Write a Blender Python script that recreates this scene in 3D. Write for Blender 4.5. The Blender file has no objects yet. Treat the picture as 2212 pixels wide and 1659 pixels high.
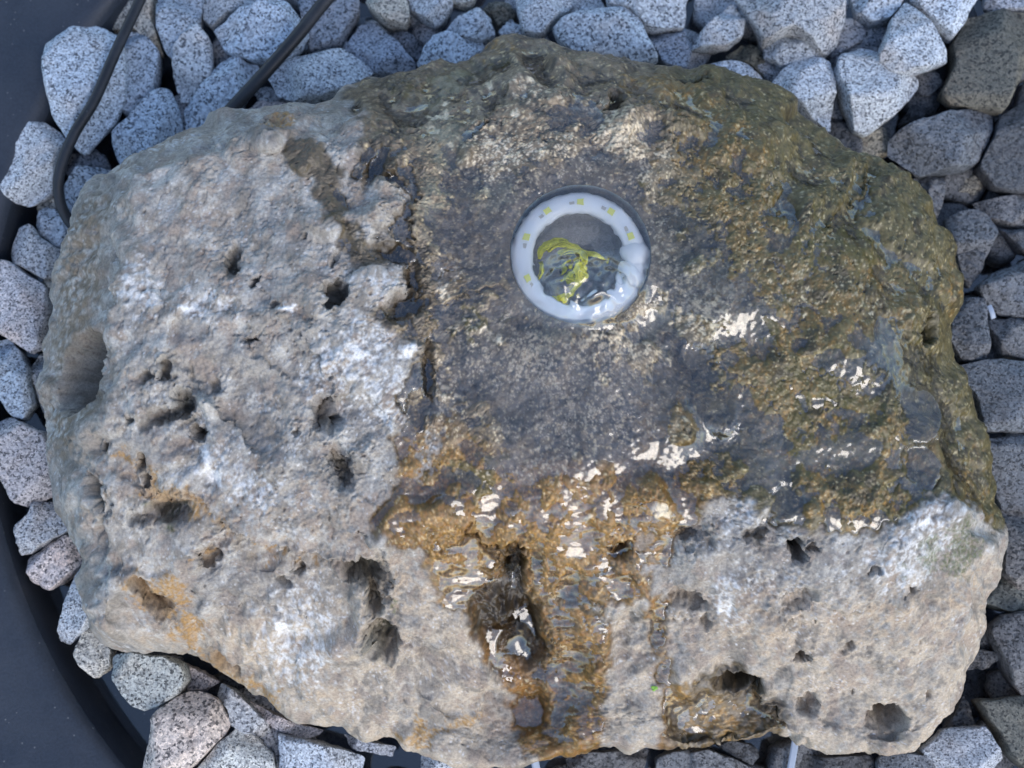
import bpy, math, random
import numpy as np
from mathutils import Vector

scene = bpy.context.scene
rad = math.radians

# ------------------------------------------------------------------ camera
TILT = rad(9.0)
DIST = 0.56            # camera to the point it looks at
WID = 0.40             # picture width at that distance (metres)
TARGET = np.array([0.0, 0.0, -0.02])
CAM = TARGET + DIST * np.array([0.0, -math.sin(TILT), math.cos(TILT)])
cam_data = bpy.data.cameras.new('camera')
cam_data.sensor_width = 36.0
cam_data.lens = 36.0 * DIST / WID
cam_data.clip_start = 0.01
cam_data.clip_end = 200.0
cam_data.dof.use_dof = True
cam_data.dof.focus_distance = 0.575
cam_data.dof.aperture_fstop = 9.0
cam = bpy.data.objects.new('camera', cam_data)
cam.location = CAM.tolist()
cam.rotation_euler = (TILT, 0, 0)
scene.collection.objects.link(cam)
scene.camera = cam

# ------------------------------------------------------------------ light
SUN_EL = rad(40.0)
SUN_AZ = rad(-58.0)     # direction towards the sun in the xy plane (front, a little right)
world = bpy.data.worlds.new('World')
scene.world = world
world.use_nodes = True
wn = world.node_tree
bg = wn.nodes['Background']
sky = wn.nodes.new('ShaderNodeTexSky')
sky.sky_type = 'NISHITA'
sky.sun_disc = False
sky.sun_elevation = SUN_EL
sky.sun_rotation = rad(90) - SUN_AZ
sky.air_density = 1.0
sky.dust_density = 0.9
sky.ozone_density = 1.6
wn.links.new(sky.outputs[0], bg.inputs[0])
bg.inputs[1].default_value = 0.15
sun_data = bpy.data.lights.new('sun', 'SUN')
sun_data.energy = 0.7
sun_data.angle = rad(34)
sun_data.color = (1.0, 0.93, 0.83)
sun = bpy.data.objects.new('sun', sun_data)
sd = Vector((math.cos(SUN_EL) * math.cos(SUN_AZ), math.cos(SUN_EL) * math.sin(SUN_AZ), math.sin(SUN_EL)))
sun.rotation_euler = sd.to_track_quat('Z', 'Y').to_euler()
scene.collection.objects.link(sun)
vs = scene.view_settings
vs.view_transform = 'Standard'
vs.look = 'None'
vs.exposure = 1.1
vs.gamma = 1.0
vs.use_curve_mapping = False
scene.render.engine = 'CYCLES'
scene.cycles.use_denoising = True
scene.cycles.max_bounces = 10
scene.cycles.transparent_max_bounces = 8

# ------------------------------------------------------------------ helpers
C = scene.collection
CT, ST = math.cos(TILT), math.sin(TILT)

def ray(px, py):
    """direction for a point measured on a 2212 x 1659 print of the photograph"""
    px = np.asarray(px, float); py = np.asarray(py, float)
    k = WID / DIST / 2212.0
    a = (px - 1106) * k; b = (829.5 - py) * k
    return a, b * CT + ST, b * ST - CT

def at_z(px, py, z):
    dx, dy, dz = ray(px, py)
    t = (z - CAM[2]) / dz
    return CAM[0] + dx * t, CAM[1] + dy * t

def mesh_obj(name, verts, faces, mat, parent=None, smooth=True):
    me = bpy.data.meshes.new(name)
    verts = np.asarray(verts, np.float32)
    me.vertices.add(len(verts)); me.vertices.foreach_set('co', verts.ravel())
    if isinstance(faces, np.ndarray):
        n, k = faces.shape
        me.loops.add(n * k); me.loops.foreach_set('vertex_index', faces.ravel().astype(np.int32))
        me.polygons.add(n)
        me.polygons.foreach_set('loop_start', np.arange(0, n * k, k, dtype=np.int32))
        me.polygons.foreach_set('loop_total', np.full(n, k, np.int32))
    else:
        tot = np.array([len(f) for f in faces], np.int32)
        flat = np.array([i for f in faces for i in f], np.int32)
        me.loops.add(len(flat)); me.loops.foreach_set('vertex_index', flat)
        me.polygons.add(len(faces))
        me.polygons.foreach_set('loop_start', np.concatenate([[0], np.cumsum(tot)[:-1]]).astype(np.int32))
        me.polygons.foreach_set('loop_total', tot)
    me.update(calc_edges=True)
    me.validate()
    me.polygons.foreach_set('use_smooth', np.full(len(me.polygons), smooth))
    me.materials.append(mat)
    o = bpy.data.objects.new(name, me)
    C.objects.link(o)
    if parent is not None:
        o.parent = parent
    return o

def tag(o, label=None, cat=None, group=None, kind=None):
    if label: o['label'] = label
    if cat: o['category'] = cat
    if group: o['group'] = group
    if kind: o['kind'] = kind
    return o

def ring_faces(nr, na, base=0, close=True):
    i = np.arange(nr - 1)[:, None]; j = np.arange(na if close else na - 1)[None, :]
    j2 = (j + 1) % na
    a = base + i * na + j; b = base + i * na + j2
    c = base + (i + 1) * na + j2; d = base + (i + 1) * na + j
    return np.stack([a, b, c, d], -1).reshape(-1, 4)

def tube(path, r, sides=10, squash=1.0):
    P = np.asarray(path, float)
    T = np.gradient(P, axis=0); T /= np.linalg.norm(T, axis=1)[:, None]
    up = np.array([0, 0, 1.0]); V = []
    rr = np.broadcast_to(np.asarray(r, float), (len(P),))
    for p, t, q in zip(P, T, rr):
        s = np.cross(t, up); n = np.linalg.norm(s)
        s = s / n if n > 1e-4 else np.array([1.0, 0, 0])
        u = np.cross(s, t)
        for k in range(sides):
            a = 2 * math.pi * k / sides
            V.append(p + q * (math.cos(a) * s + squash * math.sin(a) * u))
    F = [tuple(f) for f in ring_faces(len(P), sides)]
    n = len(P)
    F.append(tuple(range(sides))[::-1]); F.append(tuple(range((n - 1) * sides, n * sides)))
    return V, F

def spline(pts, n):
    P = np.asarray(pts, float)
    P = np.vstack([2 * P[0] - P[1], P, 2 * P[-1] - P[-2]])
    out = []
    m = len(P) - 3
    for s in range(m):
        p0, p1, p2, p3 = P[s:s + 4]
        for t in np.linspace(0, 1, n, endpoint=(s == m - 1)):
            out.append(0.5 * (2 * p1 + (p2 - p0) * t + (2 * p0 - 5 * p1 + 4 * p2 - p3) * t * t
                              + (3 * p1 - p0 - 3 * p2 + p3) * t ** 3))
    return np.array(out)

def smst(a, b, x):
    t = np.clip((x - a) / (b - a), 0, 1)
    return t * t * (3 - 2 * t)

# ------------------------------------------------------------------ materials
def new_mat(name):
    m = bpy.data.materials.new(name); m.use_nodes = True
    nt = m.node_tree; p = nt.nodes['Principled BSDF']
    return m, nt, p

def N(nt, t, **kw):
    n = nt.nodes.new(t)
    for k, v in kw.items(): setattr(n, k, v)
    return n

def ramp(nt, fac, stops):
    r = N(nt, 'ShaderNodeValToRGB')
    el = r.color_ramp.elements
    while len(el) < len(stops): el.new(0.5)
    for e, (p, c) in zip(el, stops):
        e.position = p; e.color = (*c, 1) if len(c) == 3 else c
    nt.links.new(fac, r.inputs[0])
    return r

def mathn(nt, op, a, b=None, clamp=False):
    n = N(nt, 'ShaderNodeMath', operation=op, use_clamp=clamp)
    for i, v in enumerate((a, b)):
        if v is None: continue
        if isinstance(v, (int, float)): n.inputs[i].default_value = v
        else: nt.links.new(v, n.inputs[i])
    return n.outputs[0]

def mixc(nt, mode, fac, a, b):
    n = N(nt, 'ShaderNodeMix', data_type='RGBA', blend_type=mode)
    for s, v in ((n.inputs[0], fac), (n.inputs[6], a), (n.inputs[7], b)):
        if isinstance(v, (int, float)): s.default_value = v
        elif isinstance(v, tuple): s.default_value = (*v, 1)
        else: nt.links.new(v, s)
    return n.outputs[2]

def granite_material():
    m, nt, p = new_mat('granite')
    L = nt.links.new
    tc = N(nt, 'ShaderNodeTexCoord'); oi = N(nt, 'ShaderNodeObjectInfo')
    off = N(nt, 'ShaderNodeVectorMath', operation='MULTIPLY_ADD')
    L(oi.outputs['Random'], off.inputs[0]); off.inputs[1].default_value = (3.1, 5.7, 2.3)
    L(tc.outputs['Object'], off.inputs[2])
    # warp
    nz = N(nt, 'ShaderNodeTexNoise'); nz.inputs['Scale'].default_value = 900; nz.inputs['Detail'].default_value = 2
    L(off.outputs[0], nz.inputs['Vector'])
    wv = N(nt, 'ShaderNodeVectorMath', operation='MULTIPLY_ADD')
    L(nz.outputs['Color'], wv.inputs[0]); wv.inputs[1].default_value = (0.0011,) * 3; L(off.outputs[0], wv.inputs[2])
    vo = N(nt, 'ShaderNodeTexVoronoi'); vo.inputs['Scale'].default_value = 1150
    L(wv.outputs[0], vo.inputs['Vector'])
    gsz = mathn(nt, 'MULTIPLY_ADD', oi.outputs['Random'], 650.0); gsz.node.inputs[2].default_value = 950.0
    L(gsz, vo.inputs['Scale'])
    sep = N(nt, 'ShaderNodeSeparateColor'); L(vo.outputs['Color'], sep.inputs[0])
    grain = ramp(nt, sep.outputs[0], [(0.0, (0.09, 0.093, 0.10)), (0.10, (0.15, 0.155, 0.165)), (0.25, (0.36, 0.365, 0.375)),
                                       (0.45, (0.52, 0.525, 0.53)), (0.7, (0.68, 0.685, 0.69)), (1.0, (0.78, 0.78, 0.77))])
    fn = N(nt, 'ShaderNodeTexNoise'); fn.inputs['Scale'].default_value = 1500; fn.inputs['Detail'].default_value = 3
    L(off.outputs[0], fn.inputs['Vector'])
    fr = ramp(nt, fn.outputs[0], [(0.34, (0.62,) * 3), (0.55, (1.0,) * 3), (0.72, (1.16,) * 3)])
    col = mixc(nt, 'MULTIPLY', 0.8, grain.outputs[0], fr.outputs[0])
    # rusty / weathered patches
    pn = N(nt, 'ShaderNodeTexNoise'); pn.inputs['Scale'].default_value = 55; pn.inputs['Detail'].default_value = 4
    L(off.outputs[0], pn.inputs['Vector'])
    pr = ramp(nt, pn.outputs[0], [(0.55, (0, 0, 0)), (0.74, (0.55, 0.55, 0.55))])
    col = mixc(nt, 'MULTIPLY', pr.outputs[0], col, (1.05, 0.83, 0.66))
    col = mixc(nt, 'MULTIPLY', 1.0, col, oi.outputs['Color'])
    L(col, p.inputs['Base Color'])
    # alpha of object colour = wetness
    rg = mathn(nt, 'MULTIPLY_ADD', oi.outputs['Alpha'], -0.5)
    rg.node.inputs[2].default_value = 0.85
    L(rg, p.inputs['Roughness'])
    b1 = N(nt, 'ShaderNodeBump'); b1.inputs['Strength'].default_value = 1.0; b1.inputs['Distance'].default_value = 0.0016
    bn = N(nt, 'ShaderNodeTexNoise'); bn.inputs['Scale'].default_value = 320; bn.inputs['Detail'].default_value = 6
    bn.inputs['Roughness'].default_value = 0.7
    L(off.outputs[0], bn.inputs['Vector']); L(bn.outputs[0], b1.inputs['Height']); L(b1.outputs[0], p.inputs['Normal'])
    return m

def rock_material():
    m, nt, p = new_mat('limestone')
    L = nt.links.new
    at = N(nt, 'ShaderNodeAttribute', attribute_name='rock_colour')
    tc = N(nt, 'ShaderNodeTexCoord')
    fn = N(nt, 'ShaderNodeTexNoise'); fn.inputs['Scale'].default_value = 900; fn.inputs['Detail'].default_value = 5
    fn.inputs['Roughness'].default_value = 0.75
    L(tc.outputs['Object'], fn.inputs['Vector'])
    fr = ramp(nt, fn.outputs[0], [(0.3, (0.56, 0.54, 0.52)), (0.5, (1.0,) * 3), (0.7, (1.42, 1.41, 1.38))])
    col = mixc(nt, 'MULTIPLY', 0.85, at.outputs['Color'], fr.outputs[0])
    L(col, p.inputs['Base Color'])
    rg = mathn(nt, 'MULTIPLY_ADD', at.outputs['Alpha'], -0.56); rg.node.inputs[2].default_value = 0.9
    L(rg, p.inputs['Roughness'])
    b = N(nt, 'ShaderNodeBump'); b.inputs['Strength'].default_value = 0.6; b.inputs['Distance'].default_value = 0.0006
    bn = N(nt, 'ShaderNodeTexNoise'); bn.inputs['Scale'].default_value = 520; bn.inputs['Detail'].default_value = 6
    bn.inputs['Roughness'].default_value = 0.72
    L(tc.outputs['Object'], bn.inputs['Vector']); L(bn.outputs[0], b.inputs['Height']); L(b.outputs[0], p.inputs['Normal'])
    return m

def water_material(name, rough=0.0):
    m = bpy.data.materials.new(name); m.use_nodes = True
    nt = m.node_tree; nt.nodes.clear(); L = nt.links.new
    out = N(nt, 'ShaderNodeOutputMaterial')
    gl = N(nt, 'ShaderNodeBsdfGlass'); gl.inputs['Roughness'].default_value = 0.0; gl.inputs['IOR'].default_value = 1.38
    gl.inputs['IOR'].default_value = 1.34
    gs = N(nt, 'ShaderNodeBsdfGlossy'); gs.inputs['Roughness'].default_value = 0.04
    mx = N(nt, 'ShaderNodeMixShader'); mx.inputs[0].default_value = 0.085
    L(gl.outputs[0], mx.inputs[1]); L(gs.outputs[0], mx.inputs[2])
    L(mx.outputs[0], out.inputs['Surface'])
    return m

def plain(name, col, rough, bump=0.0, scale=400, spec=0.5, var=0.0, transm=0.0, sss=0.0):
    m, nt, p = new_mat(name); L = nt.links.new
    p.inputs['Base Color'].default_value = (*col, 1); p.inputs['Roughness'].default_value = rough
    p.inputs['Specular IOR Level'].default_value = spec
    p.inputs['Transmission Weight'].default_value = transm
    if sss:
        p.inputs['Subsurface Weight'].default_value = sss
        p.inputs['Subsurface Radius'].default_value = (0.003, 0.003, 0.003); p.inputs['Subsurface Scale'].default_value = 1.0
    tc = N(nt, 'ShaderNodeTexCoord')
    n = N(nt, 'ShaderNodeTexNoise'); n.inputs['Scale'].default_value = scale; n.inputs['Detail'].default_value = 4
    L(tc.outputs['Object'], n.inputs['Vector'])
    if var:
        r = ramp(nt, n.outputs[0], [(0.3, tuple(c * (1 - var) for c in col)), (0.7, tuple(c * (1 + var) for c in col))])
        L(r.outputs[0], p.inputs['Base Color'])
    if bump:
        b = N(nt, 'ShaderNodeBump'); b.inputs['Strength'].default_value = bump; b.inputs['Distance'].default_value = 0.0005
        L(n.outputs[0], b.inputs['Height']); L(b.outputs[0], p.inputs['Normal'])
    return m

M_GRANITE = granite_material()
M_ROCK = rock_material()
M_WATER = water_material('clear_water')
M_PLASTIC = plain('black_plastic', (0.022, 0.028, 0.040), 0.5, 0.25, 900, var=0.2)
def dusty(mat, specks=0.35):
    nt = mat.node_tree; L = nt.links.new; p = nt.nodes['Principled BSDF']
    src = p.inputs['Base Color'].links[0].from_socket
    tc = N(nt, 'ShaderNodeTexCoord')
    a = N(nt, 'ShaderNodeTexNoise'); a.inputs['Scale'].default_value = 28; a.inputs['Detail'].default_value = 6; a.inputs['Roughness'].default_value = 0.65
    L(tc.outputs['Object'], a.inputs['Vector'])
    ra = ramp(nt, a.outputs[0], [(0.42, (0, 0, 0)), (0.75, (0.35,) * 3)])
    v = N(nt, 'ShaderNodeTexVoronoi'); v.inputs['Scale'].default_value = 170; L(tc.outputs['Object'], v.inputs['Vector'])
    rv = ramp(nt, v.outputs['Distance'], [(0.03, (specks,) * 3), (0.09, (0, 0, 0))])
    c1 = mixc(nt, 'MIX', ra.outputs[0], src, (0.055, 0.064, 0.082))
    c2 = mixc(nt, 'MIX', rv.outputs[0], c1, (0.30, 0.30, 0.29))
    L(c2, p.inputs['Base Color'])
    rr = ramp(nt, a.outputs[0], [(0.3, (0.38,) * 3), (0.7, (0.62,) * 3)]); L(rr.outputs[0], p.inputs['Roughness'])
dusty(M_PLASTIC)
M_CABLE = plain('black_rubber', (0.012, 0.012, 0.014), 0.4, 0.15, 500, var=0.25)
dusty(M_CABLE, 0.2)
M_RING = plain('milky_silicone', (0.80, 0.82, 0.84), 0.3, 0.1, 300, sss=0.25)
M_LED = plain('phosphor', (0.75, 0.74, 0.20), 0.4)
M_SOLDER = plain('strip_pad', (0.50, 0.47, 0.42), 0.4)
M_STRIP = plain('white_plastic', (0.30, 0.35, 0.43), 0.4, 0.1, 300)
M_LEAF = plain('leaf_green', (0.22, 0.42, 0.05), 0.5, 0.2, 800, var=0.2)
M_GROUND = plain('paving', (0.22, 0.21, 0.2), 0.9, 0.4, 200, var=0.2)

# ------------------------------------------------------------------ raster of the rock top
DX = 0.00036
XMIN, XMAX, YMIN, YMAX = -0.215, 0.215, -0.175, 0.175
NX = int((XMAX - XMIN) / DX) + 1; NY = int((YMAX - YMIN) / DX) + 1
gx = XMIN + DX * np.arange(NX); gy = YMIN + DX * np.arange(NY)
GX, GY = np.meshgrid(gx, gy)
_ky = np.fft.fftfreq(NY, DX)[:, None]; _kx = np.fft.rfftfreq(NX, DX)[None, :]
_k = np.sqrt(_kx ** 2 + _ky ** 2)

def noise(seed, lo_mm, hi_mm, beta=1.0, ax=1.0, ay=1.0):
    """band-limited fractal noise with features between hi_mm and lo_mm, standard deviation 1"""
    w = np.random.default_rng(seed).standard_normal((NY, NX))
    k = np.sqrt((_kx * ax) ** 2 + (_ky * ay) ** 2)
    f = np.where(k > 0, 1.0 / np.maximum(k, 1e-6) ** (beta), 0)
    f *= np.exp(-(k * lo_mm * 1e-3) ** 2) * (1 - np.exp(-(k * hi_mm * 1e-3) ** 2))
    n = np.fft.irfft2(np.fft.rfft2(w) * f, s=(NY, NX))
    return (n - n.mean()) / n.std()

def blur(a, mm):
    s = mm * 1e-3
    return np.fft.irfft2(np.fft.rfft2(a) * np.exp(-2 * (math.pi * _k * s) ** 2), s=(NY, NX))

def sample(a, x, y):
    u = np.clip((np.asarray(x) - XMIN) / DX, 0, NX - 1.001); v = np.clip((np.asarray(y) - YMIN) / DX, 0, NY - 1.001)
    i = u.astype(int); j = v.astype(int); fu = u - i; fv = v - j
    if a.ndim == 3: fu = fu[..., None]; fv = fv[..., None]
    return (a[j, i] * (1 - fu) + a[j, i + 1] * fu) * (1 - fv) + (a[j + 1, i] * (1 - fu) + a[j + 1, i + 1] * fu) * fv

OUTLINE = [(1075,95),(1110,78),(1165,80),(1215,105),(1260,128),(1330,125),(1385,140),(1445,145),(1500,160),(1540,152),
 (1590,165),(1640,185),(1680,205),(1730,245),(1775,270),(1795,300),(1830,330),(1890,350),(1940,370),(1985,400),(2010,440),
 (2035,500),(2055,540),(2070,590),(2082,625),(2075,660),(2060,690),(2052,720),(2060,780),(2090,830),(2110,900),(2120,960),
 (2140,1030),(2150,1090),(2167,1130),(2167,1180),(2155,1230),(2130,1290),(2125,1340),(2115,1400),(2100,1450),(2070,1520),
 (2040,1560),(1990,1610),(1960,1625),(1880,1628),(1820,1625),(1760,1610),(1700,1600),(1640,1595),(1560,1605),(1480,1618),
 (1400,1615),(1310,1620),(1230,1630),(1150,1645),(1080,1655),(1000,1650),(930,1635),(850,1605),(780,1595),(740,1567),(690,1570),
 (640,1555),(580,1510),(530,1480),(480,1450),(420,1410),(360,1400),(300,1408),(250,1400),(215,1390),(192,1350),(185,1280),
 (190,1200),(170,1160),(130,1100),(115,1050),(110,1000),(100,960),(105,900),(92,850),(88,800),(95,730),(115,660),(125,600),
 (140,540),(155,480),(185,420),(220,380),(270,350),(330,330),(390,300),(450,265),(560,240),(640,230),(720,225),(760,190),
 (830,165),(900,150),(960,140),(1000,135),(1040,110)]
OUT = np.array(OUTLINE, float)

def sil_z(px, py):
    """height of the widest contour: lower at the front than at the back"""
    return -0.050 - 0.022 * smst(500, 1650, py) - 0.006 * smst(500, 100, px)

CTRL = [(1258,400,0),(1258,545,0),(1258,700,-1),(1100,800,-2),(1000,900,-4),(1400,900,-5),(1250,1000,-6),(1700,800,-6),(1900,700,-10),
 (1600,600,-2),(1500,400,-1),(1700,450,-5),(1850,550,-11),(1300,230,-4),(1500,250,-8),(1100,250,-4),(1000,400,0),(950,600,1),
 (1950,900,-13),(1800,1000,-12),(1650,1080,-12),(2000,1050,-18),
 (850,650,5),(800,750,6),(700,650,7),(600,500,6),(450,450,3),(300,420,-5),(300,600,2),(500,650,6),(700,400,5),(800,330,2),
 (600,300,-1),(450,330,-6),(250,700,-3),(230,900,-7),(400,800,3),(600,850,3),(760,850,2),(500,1000,-1),(700,1000,-3),
 (300,1050,-9),(200,1100,-17),(850,950,-4),(700,770,6.5),(640,700,7),
 (130,700,-40),(120,900,-40),(170,600,-29),(150,1080,-38),(180,480,-32),(210,760,-16),
 (400,1200,-16),(600,1210,-16),(300,1300,-27),(250,1370,-38),(500,1350,-32),(700,1350,-30),(850,1250,-21),(900,1400,-36),
 (700,1500,-51),(900,1550,-57),(600,1450,-49),(1050,1600,-67),(400,1130,-10),(600,1130,-9),(780,1150,-10),
 (1000,1080,-10),(1200,1080,-10),(1400,1090,-12),(1200,1150,-17),(1300,1230,-26),(1100,1250,-29),(1050,1200,-23),(1100,1350,-43),
 (1250,1350,-42),(1300,1450,-52),(1200,1550,-64),(1400,1350,-40),(1450,1500,-56),(1500,1590,-67),
 (1550,1150,-14),(1700,1180,-16),(1900,1150,-16),(2050,1120,-20),(1600,1300,-29),(1800,1280,-26),(2000,1250,-25),(1700,1400,-40),
 (1900,1400,-40),(2050,1400,-44),(1750,1530,-55),(1900,1550,-59),(1600,1420,-45),(1600,1520,-60),(2100,1200,-30),
 (1150,130,-26),(1150,180,-11),(900,200,-22),(850,260,-11),(750,250,-13),(960,160,-32),(1400,180,-18),(1600,220,-20),(1700,330,-15),
 (1800,400,-22),(1900,450,-26),(1950,550,-24),(2020,650,-30),(2000,780,-24),(2060,900,-35),(2100,1050,-37)]
cp = np.array(CTRL, float)
cx_, cy_ = at_z(cp[:, 0], cp[:, 1], cp[:, 2] * 1e-3)
oz = sil_z(OUT[:, 0], OUT[:, 1])
ox, oy = at_z(OUT[:, 0], OUT[:, 1], oz)
PX = np.concatenate([cx_, ox[::3]]); PY = np.concatenate([cy_, oy[::3]])
PZ = np.concatenate([cp[:, 2] * 1e-3, oz[::3] + 0.010])

def tps_fit(X, Y, Z, lam=2e-5):
    n = len(X); s = 10.0
    r2 = ((X[:, None] - X) ** 2 + (Y[:, None] - Y) ** 2) * s * s
    K = 0.5 * r2 * np.log(r2 + 1e-12)
    A = np.zeros((n + 3, n + 3)); A[:n, :n] = K + lam * np.eye(n) * 50
    Pm = np.stack([np.ones(n), X * s, Y * s], 1); A[:n, n:] = Pm; A[n:, :n] = Pm.T
    w = np.linalg.solve(A, np.concatenate([Z, [0, 0, 0]]))
    def f(x, y):
        sh = x.shape; x = x.ravel(); y = y.ravel()
        r2 = ((x[:, None] - X) ** 2 + (y[:, None] - Y) ** 2) * s * s
        return ((0.5 * r2 * np.log(r2 + 1e-12)) @ w[:n] + w[n] + w[n + 1] * x * s + w[n + 2] * y * s).reshape(sh)
    return f
tps = tps_fit(PX, PY, PZ)
ST8 = 8
cgx = np.arange(XMIN, XMAX + ST8 * DX, ST8 * DX); cgy = np.arange(YMIN, YMAX + ST8 * DX, ST8 * DX)
CG = tps(*np.meshgrid(cgx, cgy))
u = (gx - XMIN) / (ST8 * DX); v = (gy - YMIN) / (ST8 * DX)
iu = np.minimum(u.astype(int), len(cgx) - 2); iv = np.minimum(v.astype(int), len(cgy) - 2)
fu = (u - iu)[None, :]; fv = (v - iv)[:, None]
H0 = ((CG[iv][:, iu] * (1 - fu) + CG[iv][:, iu + 1] * fu) * (1 - fv) + (CG[iv + 1][:, iu] * (1 - fu) + CG[iv + 1][:, iu + 1] * fu) * fv)
H0 = blur(H0, 1.5)
H0 = H0 + 0.8 * (H0 - blur(H0, 7.0)) + 0.7 * (H0 - blur(H0, 14.0))      # crisper breaks between the faces
H0 = np.minimum(H0, 0.011)
SPX = WID / 2212.0      # metres per print pixel near the rock

def pw(px, py):
    """print pixel -> point on the rock's coarse surface"""
    px = np.asarray(px, float); py = np.asarray(py, float)
    z = np.full(px.shape, -0.01)
    for _ in range(12):
        x, y = at_z(px, py, z)
        z = 0.5 * z + 0.5 * np.clip(sample(H0, x, y), -0.09, 0.012)
    return at_z(px, py, z)

WX = noise(11, 3, 14, 1.2) * 0.0011 + noise(12, 0.8, 4, 1.0) * 0.0005
WY = noise(13, 3, 14, 1.2) * 0.0011 + noise(14, 0.8, 4, 1.0) * 0.0005
HX = noise(15, 2.4, 9, 1.2) * 0.0012; HY = noise(16, 2.4, 9, 1.2) * 0.0012

def window(x, y, r):
    i0 = max(0, int((x - r - XMIN) / DX)); i1 = min(NX, int((x + r - XMIN) / DX) + 2)
    j0 = max(0, int((y - r - YMIN) / DX)); j1 = min(NY, int((y + r - YMIN) / DX) + 2)
    return slice(j0, j1), slice(i0, i1)

def ell(px, py, rx, ry, rot, grow=1.0, warp=1.0, smooth=False):
    """normalised elliptical radius field in a window round a print-pixel ellipse"""
    x, y = pw(px, py); x = float(x); y = float(y)
    R = max(rx, ry) * SPX * grow + 0.006
    s = window(x, y, R)
    a = rad(-rot); ca, sa = math.cos(a), math.sin(a)
    fx, fy = (HX, HY) if smooth else (WX, WY)
    dx = GX[s] - x + fx[s] * warp; dy = GY[s] - y + fy[s] * warp
    u = (dx * ca + dy * sa) / (rx * SPX); v = (-dx * sa + dy * ca) / (ry * SPX)
    return s, np.sqrt(u * u + v * v)

def blobs(lst, soft=0.5, warp=1.6):
    m = np.zeros((NY, NX))
    for b in lst:
        px, py, rx, ry = b[:4]; rot = b[4] if len(b) > 4 else 0; amp = b[5] if len(b) > 5 else 1
        s, q = ell(px, py, rx, ry, rot, 1.0 + soft, warp)
        m[s] = np.maximum(m[s], amp * (1 - smst(1 - soft, 1 + soft, q)))
    return m

def polymask(pts, warp=1.0, soft_mm=0.5):
    P = np.array(pts, float); x, y = pw(P[:, 0], P[:, 1])
    qx = GX + WX * warp; qy = GY + WY * warp
    ins = np.zeros((NY, NX), bool)
    for k in range(len(x)):
        x1, y1, x2, y2 = x[k - 1], y[k - 1], x[k], y[k]
        if y1 == y2: continue
        c = ((y1 > qy) != (y2 > qy)) & (qx < (x2 - x1) * (qy - y1) / (y2 - y1) + x1)
        ins ^= c
    return np.clip(blur(ins.astype(float), soft_mm), 0, 1)

def ledge(D, pts, h_mm, decay_px, side=1, warp=0.8, edge=6):
    """step along a polyline: the right-hand side (seen along it, in the print) drops by h and recovers over decay"""
    P = np.array(pts, float); x, y = pw(P[:, 0], P[:, 1])
    best = np.full((NY, NX), 1e9); sg = np.zeros((NY, NX)); endf = np.ones((NY, NX))
    qx = GX + WX * warp; qy = GY + WY * warp
    n = len(x) - 1
    for k in range(n):
        ex, ey = x[k + 1] - x[k], y[k + 1] - y[k]; l2 = ex * ex + ey * ey
        t = ((qx - x[k]) * ex + (qy - y[k]) * ey) / l2
        tc = np.clip(t, 0, 1)
        d = np.hypot(qx - x[k] - tc * ex, qy - y[k] - tc * ey)
        cr = ex * (qy - y[k]) - ey * (qx - x[k])
        up = d < best
        best = np.where(up, d, best); sg = np.where(up, cr, sg)
        tt = (k + tc) / n
        endf = np.where(up, smst(0, 0.2, tt) * smst(1, 0.8, tt), endf)
    low = (sg * side) < 0
    D -= np.where(low, 1, 0) * h_mm * 1e-3 * np.exp(-best / (decay_px * SPX)) * smst(0, edge * SPX, best) * endf
    D += np.where(~low, 1, 0) * 0.15 * h_mm * 1e-3 * np.exp(-best / (0.6 * decay_px * SPX)) * endf

# ---- broad plane faces ------------------------------------------------------
FACETS = [[(280,385),(460,330),(610,320),(700,430),(735,560),(700,690),(560,630),(430,640),(300,590)],
 [(420,670),(640,690),(730,830),(700,960),(600,1000),(480,880),(370,770)],[(480,1015),(600,1010),(820,1090),(780,1185),(560,1160),(440,1110)],
 [(460,1235),(700,1245),(770,1330),(600,1370),(430,1300)],[(630,1390),(800,1420),(1000,1560),(780,1560),(650,1530)],
 [(1700,1340),(1990,1310),(2090,1350),(2050,1500),(1970,1590),(1790,1570),(1700,1500)],[(1560,1175),(1700,1160),(1890,1185),(1870,1270),(1640,1260)],
 [(1910,1185),(2050,1110),(2130,1180),(2090,1290),(1960,1290)],[(960,720),(1420,730),(1430,960),(1100,1000),(950,930)],
 [(1600,480),(1850,520),(1920,680),(1700,740),(1560,640)],[(112,620),(215,560),(205,720),(195,900),(118,960)],
 [(1000,1095),(1480,1095),(1410,1230),(1170,1210)],[(300,620),(400,660),(350,760),(330,880),(250,900),(240,720)],[(760,590),(860,580),(800,680),(860,740),(860,880),(760,840),(720,700)],
 [(240,1020),(330,1070),(470,1120),(440,1230),(300,1230),(220,1150)],[(240,1240),(420,1240),(430,1330),(380,1385),(250,1370)],[(1560,800),(1850,760),(1920,900),(1800,1040),(1640,1050)],
 [(1020,250),(1200,200),(1230,330),(1130,440),(1010,400)],[(1700,1590),(1720,1510),(1780,1580)],[(1460,1310),(1620,1310),(1640,1450),(1500,1460),(1440,1400)]]
m_facet = np.zeros((NY, NX))
for pts in FACETS:
    m = polymask(pts, 0.8, 1.0)
    w_ = m > 0.5
    A = np.stack([GX[w_], GY[w_], np.ones(w_.sum())], -1)
    cf, *_r = np.linalg.lstsq(A, H0[w_], rcond=None)
    H0 = H0 * (1 - 0.85 * m) + 0.85 * m * (cf[0] * GX + cf[1] * GY + cf[2])
    m_facet = np.maximum(m_facet, m)

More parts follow.
